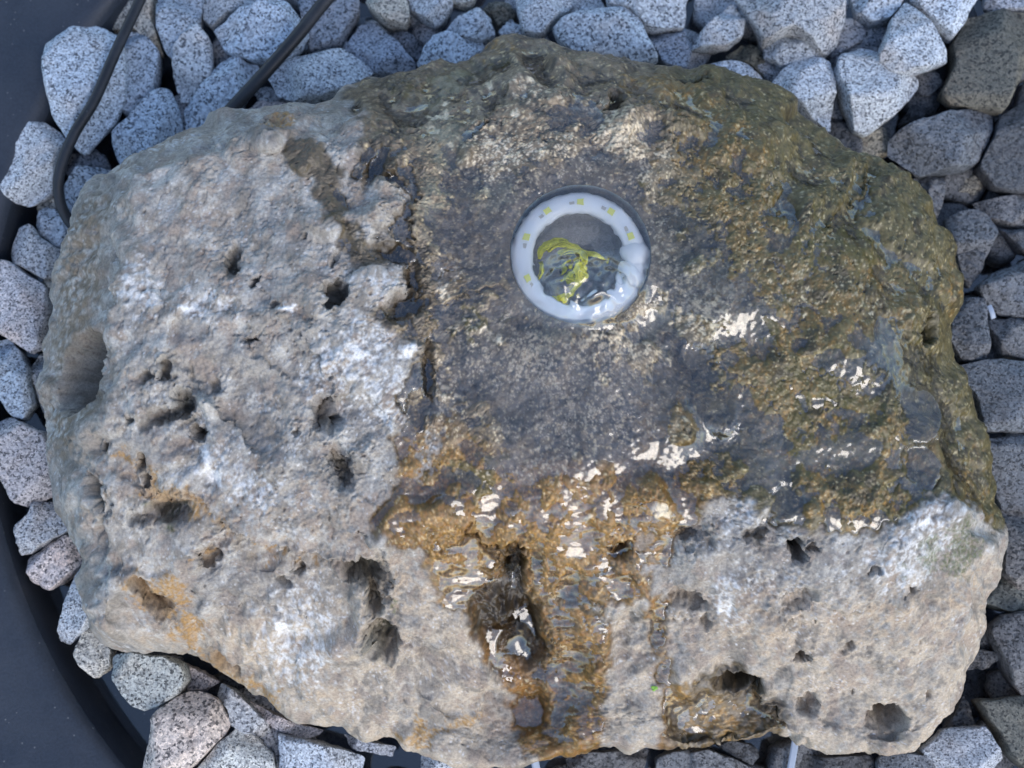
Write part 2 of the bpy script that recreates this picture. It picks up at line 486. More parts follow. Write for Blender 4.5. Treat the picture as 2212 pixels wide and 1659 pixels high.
# ---- relief ----------------------------------------------------------------
BLOCK = [(450,262),(600,240),(740,200),(770,240),(780,300),(765,380),(800,400),(830,385),(875,440),(865,480),(800,515),(790,560),(870,570),(885,620),
 (815,680),(850,725),(905,745),(885,800),(868,850),(872,915),(845,935),(858,1000),(865,1050),(830,1090),(800,1140),(700,1180),(500,1120),
 (300,1050),(120,1000),(88,800),(140,540),(220,380)]
m_block = polymask(BLOCK, 1.2, 0.7)
D = np.zeros((NY, NX))
D += 0.0016 * m_block * blobs([(800,600,200,420,0,1)], 0.5)
n_big = noise(21, 6, 34, 1.6); n_mid = noise(22, 2.0, 9, 1.4); n_fin = noise(23, 0.6, 2.6, 1.1); n_mic = noise(24, 0.35, 1.2, 0.8)
rug = np.clip(0.75 + 0.35 * noise(25, 12, 60, 1.4), 0.25, 1.6)
def scallop(seed, spacing_mm, curv, jit):
    """cells of shallow bowls meeting in ridges (max -> pillows meeting in creases)"""
    rg = np.random.default_rng(seed); sp = spacing_mm * 1e-3
    lo = np.full((NY, NX), 1e9)
    qx = GX + WX * 1.5; qy = GY + WY * 1.5
    for yy in np.arange(YMIN, YMAX + sp, sp):
        for xx in np.arange(XMIN, XMAX + sp, sp):
            cx = xx + rg.uniform(-.5, .5) * sp; cy = yy + rg.uniform(-.5, .5) * sp
            c = rg.uniform(0, 1) * jit; ax, ay = rg.normal(0, 0.10, 2); el = rg.uniform(0.6, 1.6)
            sl = window(cx, cy, 2.2 * sp)
            dx = qx[sl] - cx; dy = qy[sl] - cy
            lo[sl] = np.minimum(lo[sl], curv * (dx * dx * el + dy * dy / el) / sp + c * sp + ax * dx + ay * dy)
    lo = np.where(lo > 1e8, 0, lo)
    return lo - lo.mean()
sc_a = scallop(71, 26, 0.20, 0.12); sc_b = scallop(72, 13, 0.17, 0.10); sc_c = scallop(74, 6.5, 0.15, 0.10); sc_m = smst(-0.5, 0.7, noise(73, 18, 70, 1.4))
calm = 1 - 0.5 * m_facet
D += calm * 1.15 * (sc_m * sc_a - (1 - sc_m) * sc_a) + calm * 0.42 * (sc_m * sc_b - (1 - sc_m) * sc_b) + calm * 0.4 * sc_c * smst(-0.2, 1.0, noise(75, 14, 50, 1.4))
D += 0.0010 * calm * n_big + 0.00017 * n_mid * rug + 0.00008 * n_fin * rug + 0.00004 * n_mic
rid = np.abs(noise(26, 3, 22, 1.5))
D -= 0.0011 * np.clip(1 - rid / 0.22, 0, 1) ** 1.5 * np.clip(noise(27, 10, 50, 1.3) + 0.1, 0, 1)      # creases
rid2 = np.abs(noise(28, 1.5, 10, 1.4))
D -= 0.0003 * np.clip(1 - rid2 / 0.2, 0, 1) * np.clip(noise(29, 8, 40, 1.3), 0, 1)
pn = noise(30, 1.2, 5, 1.0)
D -= 0.0009 * smst(1.5, 2.3, pn) * np.clip(noise(31, 10, 45, 1.3) + 0.3, 0, 1.3)                      # small pits
bl = noise(32, 4, 18, 1.2)
D += 0.0009 * smst(0.2, 0.9, bl) * 0.4 * smst(0.0, 1.0, noise(34, 12, 50, 1.4))                                                                  # stepped flakes

Dn = D.copy()
SOFT = [(480,485,34,36,0,1.6),(1680,1215,50,66,25,3.2),(1245,245,55,45,0,3.5),(945,1440,55,70,20,4.5),(1500,1155,34,26,0,3.5),
 (1530,840,52,110,-28,3.2),(1980,880,58,66,-10,3.0),(1985,1000,52,44,40,2.6),(1700,1085,40,46,0,3.2),(590,285,38,18,-10,3),
 (1100,860,120,60,0,1.2),(1230,1000,90,46,0,1.6),(1030,520,70,90,0,1.6),(560,900,120,70,20,2.0),(620,1290,110,60,15,2.5),
 (900,890,26,44,0,2.2),(1760,1390,80,30,-10,1.6),(1900,1480,110,60,-12,1.3),(620,620,120,90,0,0.8),(350,640,50,110,10,1.8),
 (650,800,60,46,40,2.0),(1410,910,55,45,20,1.8),(1230,900,40,40,20,1.2),(1850,860,80,60,0,1.4),(1800,1060,110,50,0,-1.5),
 (1200,1140,120,40,0,-1.5),(700,720,90,40,30,-1.5),(1700,560,80,90,0,-1.2),(1800,650,110,50,20,-1.5),(2000,1130,70,60,0,-2.0),
 (1030,1340,30,40,0,-1.0)]
for (px, py, rx, ry, rot, dep) in SOFT:
    s, q = ell(px, py, rx, ry, rot, 1.6, 1.2)
    D[s] -= 1.35 * dep * 1e-3 * np.exp(-1.2 * q * q)

HOLES = [(725,635,20,26,20,8),(700,898,27,33,-20,9),(735,1010,18,44,-15,6),(500,560,12,36,5,4.5),(548,602,9,9,0,3.5),(545,733,12,6,0,3),
 (355,800,13,22,10,4.5),(312,815,20,12,0,3.5),(392,862,20,22,0,5.5),(358,897,52,15,-20,5),(424,932,17,15,0,6.5),(275,905,8,8,0,3),
 (217,965,11,11,0,3),(305,1000,8,14,0,4.5),(318,1040,8,20,0,4.5),(195,1060,13,46,-25,8),(165,805,50,78,20,22),(198,770,20,32,20,9),
 (360,1105,42,22,0,5),(300,1120,22,12,0,3),(785,1243,44,25,10,9),(806,1300,12,30,0,8),(825,1383,33,40,-10,10),
 (1725,1193,13,24,-20,14),(1635,1160,24,17,10,4),(1490,1300,38,17,20,5.5),(1525,1345,16,11,20,3),(1725,1300,38,18,-15,4),
 (1970,1277,11,9,0,5),(1732,1425,14,8,0,5.5),(1835,1408,12,10,0,3),(1742,1525,20,22,20,4.5),(1915,1553,37,23,0,9),
 (1330,215,18,26,10,8),(2000,712,17,27,10,9),(318,1290,16,44,-35,5),(350,1310,20,14,20,3),(1088,1335,70,66,0,5.5),(1132,1400,38,52,-30,5),
 (1112,1238,20,30,0,6),(1145,1530,40,58,10,3),(1590,1480,46,17,0,8),(1500,170,34,11,-10,4),
 (875,660,42,26,-25,5),(850,545,46,18,10,3),(893,605,14,40,0,3.5),(926,800,11,60,0,3),(808,365,14,58,25,3),(850,385,28,11,10,2.5),
 (450,1205,22,26,10,4),(1340,1190,22,16,-20,5),(610,1270,12,9,0,2.5),(640,1245,12,12,0,3),(470,1420,26,12,25,4),(500,1440,18,9,20,4),
 (1110,1195,14,18,0,4),(460,830,10,16,0,2.5),(590,660,7,7,0,2),(660,515,8,8,0,1.5),(1480,1160,16,10,20,3),(640,930,9,9,0,2),(720,560,6,14,10,2),
 (1570,1600,16,16,0,3),(1490,1595,10,10,0,3),(2010,1500,8,8,0,2),(1850,1500,7,7,0,2),(1760,1180,10,9,0,3),(1890,1230,12,7,0,3)]
crumb = noise(33, 0.7, 3.0, 0.9); crumb2 = noise(35, 1.2, 4.0, 0.9); crumb3 = noise(36, 3, 10, 1.0)
for (px, py, rx, ry, rot, dep) in HOLES:
    s, q = ell(px, py, rx, ry, rot, 1.5, 0.12 if px < 230 else (0.5 if max(rx, ry) < 30 else 0.4), True)
    rim = 0.42 if px > 230 else 0.3
    bowl = (1 - smst(1 - rim, 1 + rim, q)) * (0.8 + 0.4 * np.clip(1 - q * q, 0, 1))
    D[s] -= dep * 1.5e-3 * bowl
    if px <= 230: D[s] += 0.0004 * crumb3[s] * (1 - smst(0.3, 0.7, q))
    if px > 230: D[s] += (0.0005 * crumb2[s] if max(rx, ry) < 40 else 0.0008 * crumb3[s] + 0.0004 * crumb2[s]) * (1 - smst(0.3, 0.75, q))
    if px > 230: D[s] += 0.00030 * crumb[s] * np.exp(-((q - 1.75) / 0.35) ** 2)
# two knobs of stone standing in the front pool
for (px, py, rx, ry, rot, hh) in [(1062,1314,22,26,0,5.5),(1100,1352,24,36,10,6.5),(1082,1345,26,20,0,4)]:
    s, q = ell(px, py, rx, ry, rot, 1.6, 0.7); D[s] += hh * 1e-3 * np.exp(-q ** 3)
LEDGES = [([(430,1120),(560,1168),(650,1195),(740,1212),(810,1232)], 7, 60, 1),
 ([(350,760),(420,830),(480,883),(530,950),(560,1000)], 1.8, 50, -1),
 ([(640,700),(690,770),(720,840),(725,880)], 1.6, 40, 1),
 ([(1630,1470),(1648,1520),(1700,1560),(1770,1600)], 7, 60, 1),
 ([(990,1108),(1037,1166),(1084,1193),(1124,1232),(1130,1290),(1180,1350)], 4.5, 44, 1),
 ([(1640,1375),(1720,1345),(1800,1335),(1900,1320)], 1.6, 50, 1),
 ([(1620,1300),(1700,1322),(1760,1300),(1850,1330)], 1.8, 40, 1),
 ([(240,470),(262,560),(250,650),(228,740),(222,850),(200,930)], 2.2, 60, 1),
 ([(470,690),(540,760),(600,800),(640,860)], 1.4, 40, -1),
 ([(270,1010),(330,1060),(420,1070),(470,1110)], 2.4, 40, 1),
 ([(200,1010),(240,1050),(230,1150),(215,1230)], 2.4, 40, 1),
 ([(420,1330),(540,1300),(640,1330),(700,1380)], 2.0, 60, 1),
 ([(930,640),(1010,640),(1070,612),(1120,625),(1170,660)], 1.6, 40, 1),
 ([(1440,720),(1480,745),(1490,790),(1540,830)], 2.2, 30, 1),
 ([(1880,340),(1860,420),(1800,460),(1780,520)], 2.2, 50, -1),
 ([(1000,330),(1050,260),(1100,190),(1180,150)], 2.0, 60, -1),
 ([(900,330),(905,420),(885,500),(905,560)], 2.0, 40, 1),
 ([(730,1120),(820,1180),(850,1250),(830,1330)], 2.5, 40, 1)]
for pts, h, dec, sd_ in LEDGES:
    ledge(D, pts, 1.6 * h, dec, sd_)
gy_, gx_ = np.gradient(D - Dn, DX)
st_ = smst(0.9, 1.8, blur(np.hypot(gx_, gy_), 0.6))
D += (blur(Dn, 3.0) - Dn) * st_
# hairline cracks
CRACKS = [[(360,770),(420,830),(480,883),(530,940),(557,1000)],[(1775,1500),(1800,1440),(1880,1400),(1910,1340),(1930,1270)],[(420,980),(470,1010),(520,1030),(560,1010)],
          [(1600,1270),(1700,1290),(1760,1300)],[(560,640),(620,700),(640,760)],[(330,700),(345,620),(360,560)]]
for c in CRACKS:
    P = np.array(c, float); x, y = pw(P[:, 0], P[:, 1]); best = np.full((NY, NX), 1e9)
    for k in range(len(x) - 1):
        ex, ey = x[k + 1] - x[k], y[k + 1] - y[k]
        t = np.clip(((GX + WX - x[k]) * ex + (GY + WY - y[k]) * ey) / (ex * ex + ey * ey), 0, 1)
        best = np.minimum(best, np.hypot(GX + WX - x[k] - t * ex, GY + WY - y[k] - t * ey))
    D -= 0.0009 * np.exp(-(best / 0.0005) ** 2)

GROOVE = [[(800,320),(812,365),(850,388),(878,440),(868,495),(850,545),(888,590),(895,645),(875,690),(915,735),(925,800),(928,870),(905,915)]]
for c in GROOVE:
    P = np.array(c, float); x, y = pw(P[:, 0], P[:, 1]); best = np.full((NY, NX), 1e9)
    for k in range(len(x) - 1):
        ex, ey = x[k + 1] - x[k], y[k + 1] - y[k]
        t = np.clip(((GX + WX - x[k]) * ex + (GY + WY - y[k]) * ey) / (ex * ex + ey * ey), 0, 1)
        best = np.minimum(best, np.hypot(GX + WX - x[k] - t * ex, GY + WY - y[k] - t * ey))
    D -= 0.0020 * np.exp(-(best / 0.0024) ** 3)
# fountain bore
BX, BY = [float(a) for a in at_z(1254, 547, 0.0)]
BORE_R = 0.0270
RB = np.hypot(GX - BX, GY - BY)
flat = np.exp(-(np.maximum(RB - BORE_R, 0) / 0.006) ** 2)
zb = float(sample(H0, BX, BY))
H0 = H0 * (1 - flat) + zb * flat
D *= (1 - 0.85 * flat)

# ---- colours ----------------------------------------------------------------
n1 = noise(41, 5, 30, 1.4); n2 = noise(42, 3, 18, 1.3); n3 = noise(43, 1.0, 6, 1.1); n4 = noise(44, 0.6, 2.5, 0.9); n5 = noise(45, 0.4, 1.3, 0.7)
n6 = noise(46, 7, 40, 1.4); n7 = noise(47, 1.4, 7, 1.1); n8 = noise(48, 0.45, 1.6, 0.7)
def mix(col, c, m):
    m = np.clip(m, 0, 1)[..., None]
    return col * (1 - m) + np.asarray(c, float) * m
col = np.ones((NY, NX, 3)) * np.array([0.300, 0.280, 0.255])
col = mix(col, (0.385, 0.372, 0.350), smst(-0.6, 1.2, n1 + 0.4 * n3))
col = mix(col, (0.235, 0.205, 0.172), 0.75 * smst(0.3, 1.5, n2 + 0.5 * n4))
col = mix(col, (0.20, 0.195, 0.195), 0.6 * smst(0.3, 1.6, n6 + 0.6 * n7))
# warm buff front
front = polymask([(860,1200),(700,1230),(560,1250),(440,1400),(600,1640),(1100,1700),(2000,1700),(2200,1400),(2190,1180),(2050,1230),(1900,1290),(1640,1270),(1450,1290),(1300,1330),(1000,1330)], 3, 4)
col = mix(col, (0.41, 0.345, 0.270), front * smst(-1.2, 0.8, n1 * 0.6 + n7 * 0.5 + 0.3) * 0.85)
buff = blobs([(560,1120,140,60,10),(250,1010,60,40,20),(700,1110,120,50),(1950,1330,150,50),(880,1270,60,50),(1600,1350,120,60),(420,1370,160,30,10),(700,1480,120,60,30),(2080,1250,60,110,0),(440,470,60,40,0,.6),(860,680,50,60)], 0.6, 2)
col = mix(col, (0.37, 0.285, 0.205), buff * 0.6 * smst(-1, 1, n7))
# chalky white crusts
white = blobs([(430,660,70,30,10),(750,770,130,60,-30),(820,850,60,70),(300,620,40,70),(460,1010,50,40),(540,1060,70,35),(640,1390,90,120,20),
 (610,1360,30,22),(350,310,120,25,-12,.7),(2000,1160,90,70,-40),(1960,1230,70,50),(1900,1200,110,22,-35,.9),(1570,1290,40,50,0,.9),(1650,1270,120,20,0,.7),
 (1340,290,60,60,20),(1390,330,60,60,30,.8),(280,640,20,20),(960,630,14,22),(800,610,80,30,10,.8),(880,960,30,60,0,.5),(470,530,120,90,0,.35),(1450,1120,80,26,0,.9),(1600,1120,60,30,20,.8),(2080,1320,30,110,0,.5),(1310,1420,50,120,0,.5),(780,760,60,60,0,.8),(900,990,30,30)], 0.7, 2.2)
col = mix(col, (0.165, 0.150, 0.132), 0.75 * smst(0.5, 1.5, noise(81, 4, 26, 1.3) + 0.45 * n3))
col = mix(col, (0.255, 0.205, 0.172), 0.6 * smst(0.4, 1.4, noise(82, 5, 22, 1.3) + 0.4 * n7))
col = mix(col, (0.155, 0.150, 0.148), 0.75 * blobs([(1700,1210,120,50,10),(1620,1230,90,40,0,.8),(560,900,110,70,30,.6),(600,1290,130,50,10,.8),(930,1450,60,70,0,.8),(800,1480,90,40,10,.5),(1500,1330,60,30,0,.5),(650,800,50,50,0,.6),(2080,1200,40,50,0,.5),(520,460,90,60,0,.4),(1560,1370,90,40,0,.4)], 0.7, 2.4) * smst(-1.2, 0.6, n7))
col = col * np.array([1.08, 1.045, 0.985])
col = mix(col, (0.60, 0.59, 0.57), 0.9 * smst(0.4, 1.1, white * (0.75 + 0.35 * n3 + 0.25 * n4)))
dots = blobs([(947,245,14,13),(963,218,9,7),(940,283,11,9,30),(975,315,9,8),(1060,310,9,7),(608,1365,14,10),(440,990,12,26,0),(455,1030,22,16),(1050,715,9,9),(1075,725,12,12,40),(410,660,16,7),(960,632,10,14),(1110,245,10,8),(1150,180,12,8),(1055,180,14,10),(1270,1110,7,6),(826,1200,5,5),(1565,1310,9,9),(300,640,10,8),(620,665,14,8),(880,760,14,10),(770,765,10,8),(1995,1130,12,8),(1430,1100,20,10)], 0.3, 0.7)
col = mix(col, (0.72, 0.70, 0.66), dots)
col = mix(col, (0.62, 0.62, 0.62), 0.75 * smst(1.7, 2.5, n4 + 0.35 * n1))
# yellow ochre iron stains on dry stone
ochre_dry = blobs([(330,1285,55,36,20),(370,1270,34,26),(410,1360,26,30),(340,1065,40,26,20),(400,1090,50,22,20),(270,985,40,14,25),(480,1450,70,18,28),(560,1490,60,16,32),(470,1140,30,14,30),(448,1205,14,18),(620,1210,60,8,10),(600,280,30,20,-20),(700,880,24,12),(900,1590,60,16,-15),(260,800,50,20,0,.3),(945,1575,30,10),(340,1320,30,18),(1000,1560,50,16,-10,.8),(560,1540,40,10,35,.7)], 0.6, 1.8)
col = mix(col, (0.34, 0.185, 0.045), smst(0.2, 0.8, ochre_dry * (0.8 + 0.4 * n4)) * 0.8)
moss = blobs([(360,1120,30,14),(320,1105,16,8),(815,1385,26,34),(770,1250,20,14),(2080,1185,40,60),(2010,1195,26,40),(1640,1165,16,8),(1940,1235,12,5),(840,1310,12,16)], 0.6, 1.6)
col = mix(col, (0.085, 0.105, 0.030), smst(0.25, 0.9, moss * (0.75 + 0.5 * n4)) * 0.7)
moss_shade = blobs([(790,1245,42,24,10),(806,1298,12,28),(826,1385,32,38,-10),(702,900,22,26,-20),(735,1015,14,34,-15),(362,1110,34,16),(392,864,16,18),(424,934,14,12),(358,900,44,10,-20,.8),(195,1062,12,40,-25),(1725,1193,11,22,-20),
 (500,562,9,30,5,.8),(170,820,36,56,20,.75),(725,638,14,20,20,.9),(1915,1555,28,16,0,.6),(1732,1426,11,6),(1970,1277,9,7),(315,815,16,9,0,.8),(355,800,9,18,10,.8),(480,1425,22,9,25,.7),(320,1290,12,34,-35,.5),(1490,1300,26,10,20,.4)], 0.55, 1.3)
col = mix(col, (0.036, 0.036, 0.022), 0.92 * smst(0.2, 0.8, moss_shade * (0.8 + 0.35 * n4)))  # dark moss and the depth shade of the holes, both put into the colour
# left flank: brown-grey stone, plus its shaded side darkened in the colour
flank = blobs([(165,640,62,210,10),(150,850,75,150),(200,470,60,60)], 0.35, 1.5)
col = mix(col, (0.185, 0.148, 0.103), 0.92 * flank * smst(-1.2, 0.8, n7))

WET = [(740,205),(775,240),(780,300),(765,380),(800,400),(830,385),(875,440),(865,480),(800,515),(790,560),(870,570),(885,620),(815,680),(850,725),
 (905,745),(885,800),(868,850),(872,915),(845,935),(858,1000),(865,1050),(830,1090),(800,1140),(850,1170),(900,1180),(930,1250),(955,1310),(1010,1330),
 (1025,1400),(1085,1450),(1103,1500),(1098,1560),(1130,1600),(1180,1700),(1300,1700),(1308,1500),(1320,1430),(1330,1350),(1290,1310),(1395,1290),(1405,1350),
 (1425,1420),(1432,1700),(1560,1700),(1660,1640),(1710,1580),(1690,1530),(1645,1490),(1620,1445),(1560,1450),(1500,1470),(1450,1470),(1438,1400),(1445,1320),
 (1410,1260),(1450,1200),(1500,1140),(1540,1075),(1600,1090),(1650,1085),(1680,1130),(1740,1145),(1800,1160),(1870,1150),(1950,1120),(2010,1070),
 (2060,1080),(2095,1090),(2150,1145),(2230,1130),(2230,300),(1700,60),(1100,20),(900,100)]
wet = polymask(WET, 1.3, 0.45)
trail = polymask([(600,300),(668,308),(732,362),(752,430),(756,480),(800,530),(845,575),(765,575),(732,525),(696,455),(674,402),(630,356)], 1.0, 0.4)
dryisl = blobs([(820,480,34,46,10),(925,990,14,60,25),(1190,1260,0.1,0.1),(870,420,20,14),(1410,1235,34,20),(1390,1180,20,22,0,.8),(1110,1300,30,8),(960,600,10,30,0,.6)], 0.35, 1.6)
wet = np.clip(np.maximum(wet, trail) - 0.95 * dryisl, 0, 1)

# wet stone
wc = np.ones((NY, NX, 3)) * np.array([0.150, 0.130, 0.105])
wc = mix(wc, (0.066, 0.063, 0.060), smst(-0.3, 1.1, n2 + 0.6 * n7))
wc = mix(wc, (0.205, 0.185, 0.160), 0.8 * smst(0.2, 1.3, n1 + 0.5 * n3))
golden = blobs([(1700,700,190,160,20,.75),(1600,480,140,90,0,.65),(1850,640,150,110,0,.7),(1750,900,170,150,0,.9),(1900,1080,120,70,0,1),(1950,1000,120,120,0,.8),(1780,1060,90,70,0,.9),(1470,200,120,50,10,.8),(1560,330,110,90,0,.7),
 (960,990,110,60,0,.95),(900,1100,90,60,0,.95),(1100,1060,130,50,0,.9),(1250,1150,260,90,0,1.0),(1400,1080,120,50,0,.8),(1420,960,70,60,0,.85),(1480,900,40,90,-20,.7),(1000,1180,110,90,0,.9),(980,1290,40,60,0,1),(1250,1430,80,150,0,1),(1210,1590,90,50,0,1),(1420,1380,26,130,0,.8),
 (1440,1500,70,50,0,.9),(1560,1560,110,50,0,.8),(1000,500,24,70,0,.7),(980,580,30,40,0,.7),(1080,90,60,20,0,.6),(1600,800,40,120,0,.7),(1500,1000,60,50,0,.8),(1560,1060,50,30,0,.8),(2100,1060,40,110,0,.8),(2060,620,20,60,0,.9),(1830,320,60,40,0,.5),(720,430,30,50,0,.5),(800,370,24,30,0,.5),(1200,1250,120,70,0,.9),(1300,1280,120,50,0,.8)], 0.75, 2.6)
rightz = polymask([(1400,560),(1500,330),(1420,200),(1480,100),(1750,100),(2250,350),(2250,1200),(1560,1150),(1420,1000),(1560,760)], 5, 5)
wc = mix(wc, (0.118, 0.101, 0.046), 0.9 * rightz)
wc = mix(wc, (0.070, 0.058, 0.026), rightz * 0.8 * smst(0.2, 1.2, n7 + 0.5 * n2))
frontz = polymask([(840,940),(1000,930),(1060,1000),(1500,1010),(1560,1080),(1460,1200),(1440,1700),(1080,1700),(1000,1330),(790,1150)], 3, 3)
wc = mix(wc, (0.225, 0.122, 0.034), 0.92 * frontz)  # ochre stone, with the golden reflection on the slope painted into it
wc = mix(wc, (0.10, 0.058, 0.022), frontz * 0.85 * smst(0.3, 1.2, n2 + 0.5 * n7))
gm = golden * (0.80 + 0.42 * n7 + 0.26 * n4)
wc = mix(wc, (0.140, 0.097, 0.036), smst(0.15, 0.6, gm))
wc = mix(wc, (0.320, 0.185, 0.050), 0.85 * smst(0.68, 1.25, gm + 0.22 * n3))
wc = mix(wc, (0.085, 0.075, 0.022), 0.8 * smst(0.3, 0.9, blobs([(1850,830,180,110),(1780,960,130,90),(1700,1000,70,60),(1960,1080,90,60),(1040,1010,50,60,20),(990,1030,60,30),(1060,700,70,30),(1350,380,60,60,0,.4),(1950,850,90,140,0,.7),(1650,690,60,60,0,.8),(1480,220,60,40,0,.7),(1820,520,130,90,0,.8),(1030,420,40,30,0,.5),(950,180,160,40,-20,.7)], 0.7, 2.4) * (0.8 + 0.5 * n2)))
slate = blobs([(1530,830,58,115,-28),(1985,890,56,66,-10),(1990,1005,54,44,40),(1700,1088,40,48),(1900,775,70,46),(1030,500,80,110),(1200,850,190,100),(1300,940,180,60),(905,880,34,56),(1650,970,34,70,-15,.7),(1450,600,80,60,0,.6),(1240,250,56,50)], 0.8, 3.2)
wc = mix(wc, (0.092, 0.091, 0.092), 0.75 * slate * (0.25 + 0.75 * smst(-0.9, 0.5, n2 + 0.4 * n7)))
wc = mix(wc, (0.235, 0.200, 0.155), 0.75 * smst(0.3, 1.3, noise(84, 3, 16, 1.2) + 0.5 * n3) * blobs([(1200,830,280,170),(1050,480,130,200),(1450,600,170,150),(1250,300,260,140)], 0.7, 2.5))
wc = mix(wc, (0.050, 0.042, 0.024), rightz * 0.85 * smst(0.7, 1.6, noise(83, 5, 28, 1.3) + 0.5 * n7))
# pale encrusted speckle under the water
spk_zone = blobs([(1200,780,260,150,0,1),(1250,900,270,110,0,.9),(1100,330,220,130,0,.95),(1330,320,120,100,0,1),(1650,440,240,130,0,.55),(1750,600,220,120,0,.65),(1150,200,140,70,0,.8),(1470,650,170,110,10,1),(1340,740,120,60,0,1),(1000,560,80,120,0,.8),(960,830,70,160,0,.9),(1400,480,100,150,0,.8),(1180,1010,190,40,0,.8),(1900,640,120,70,0,.7),(1700,800,120,70,0,.5),(1860,1090,120,40,0,.4),(1030,650,90,60,0,.6),(880,300,80,70,0,.5)], 0.8, 2.2)
wc = mix(wc, (0.275, 0.258, 0.232), 0.8 * smst(0.62, 1.2, spk_zone * (0.62 + 0.50 * n3 + 0.34 * n4)))
wc = mix(wc, (0.62, 0.60, 0.56), 0.95 * smst(0.95, 1.4, spk_zone * (0.60 + 0.22 * n8 + 0.34 * n3 + 0.40 * n4 + 0.22 * n1)))
wc = mix(wc, (0.52, 0.47, 0.34), 0.75 * smst(1.25, 1.9, 0.35 * n8 + 0.65 * n4 + 0.55 * n3 + 0.3 * n7))
wc = mix(wc, (0.20, 0.198, 0.20), 0.4 * blobs([(1540,640,140,70,20),(1450,720,60,60),(1350,760,80,40),(1210,860,130,60)], 0.7, 2) * smst(-0.8, 0.8, n3))
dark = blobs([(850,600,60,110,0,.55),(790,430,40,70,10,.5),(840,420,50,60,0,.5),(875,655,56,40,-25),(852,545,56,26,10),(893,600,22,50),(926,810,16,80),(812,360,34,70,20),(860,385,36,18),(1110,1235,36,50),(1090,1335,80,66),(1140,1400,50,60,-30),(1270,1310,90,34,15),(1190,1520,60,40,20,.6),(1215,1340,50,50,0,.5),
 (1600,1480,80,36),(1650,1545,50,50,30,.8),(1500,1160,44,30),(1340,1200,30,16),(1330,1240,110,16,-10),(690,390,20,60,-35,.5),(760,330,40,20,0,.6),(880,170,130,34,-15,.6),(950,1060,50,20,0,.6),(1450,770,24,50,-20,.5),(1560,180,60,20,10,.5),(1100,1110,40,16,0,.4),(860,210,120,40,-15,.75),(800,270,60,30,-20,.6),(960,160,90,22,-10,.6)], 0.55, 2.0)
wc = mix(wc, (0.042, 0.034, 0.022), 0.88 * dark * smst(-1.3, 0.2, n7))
wc = mix(wc, (0.66, 0.63, 0.56), dots * 0.9)
wc = mix(wc, (0.50, 0.47, 0.41), smst(0.3, 0.95, blobs([(1340,290,52,52,20),(1390,340,52,44,30,.8),(1530,680,90,40,20,.85),(1340,745,120,36,0,.8),(1130,760,90,40,0,.75),(1000,700,60,30,0,.6),(1420,560,50,60,0,.6),(1080,440,70,30,0,.6),(1180,1000,120,26,0,.6),(1300,225,30,20,0,.7),(1280,690,60,14,0,.5)], 0.7, 2.2) * (0.75 + 0.35 * n3 + 0.3 * n4)))
sage = blobs([(1060,430,40,24),(960,300,40,60),(930,440,14,70),(960,190,90,26,-35),(1190,720,30,24),(1430,700,30,40)], 0.7, 2)
wc = mix(wc, (0.20, 0.225, 0.20), 0.5 * sage)
wm = np.clip(wet, 0, 1)
wc = wc * (1 - rightz[..., None] * np.array([0.20, 0.14, 0.16]))
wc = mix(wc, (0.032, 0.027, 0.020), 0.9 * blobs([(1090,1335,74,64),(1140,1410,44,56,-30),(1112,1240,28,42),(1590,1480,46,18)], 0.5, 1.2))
wc = wc * np.array([1.14, 0.99, 0.78])
tcol = col * np.array([0.36, 0.32, 0.27])
tr_only = np.clip(trail, 0, 1)
wc = mix(wc, (0.088, 0.068, 0.042), 0.85 * tr_only)
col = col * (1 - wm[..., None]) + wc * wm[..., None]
fringe = np.clip(4 * wm * (1 - wm), 0, 1)
col *= (1 - 0.25 * fringe[..., None])
gyD, gxD = np.gradient(D - Dn, DX)
steep = smst(0.9, 2.2, blur(np.hypot(gxD, gyD), 0.5))[..., None]      # walls of holes: the grain comes from the 3-D shader noise only
colb = np.stack([blur(col[..., q], 1.2) for q in range(3)], -1)
col = col * (1 - steep) + colb * steep
ROUGHW = np.clip(wm, 0, 1)

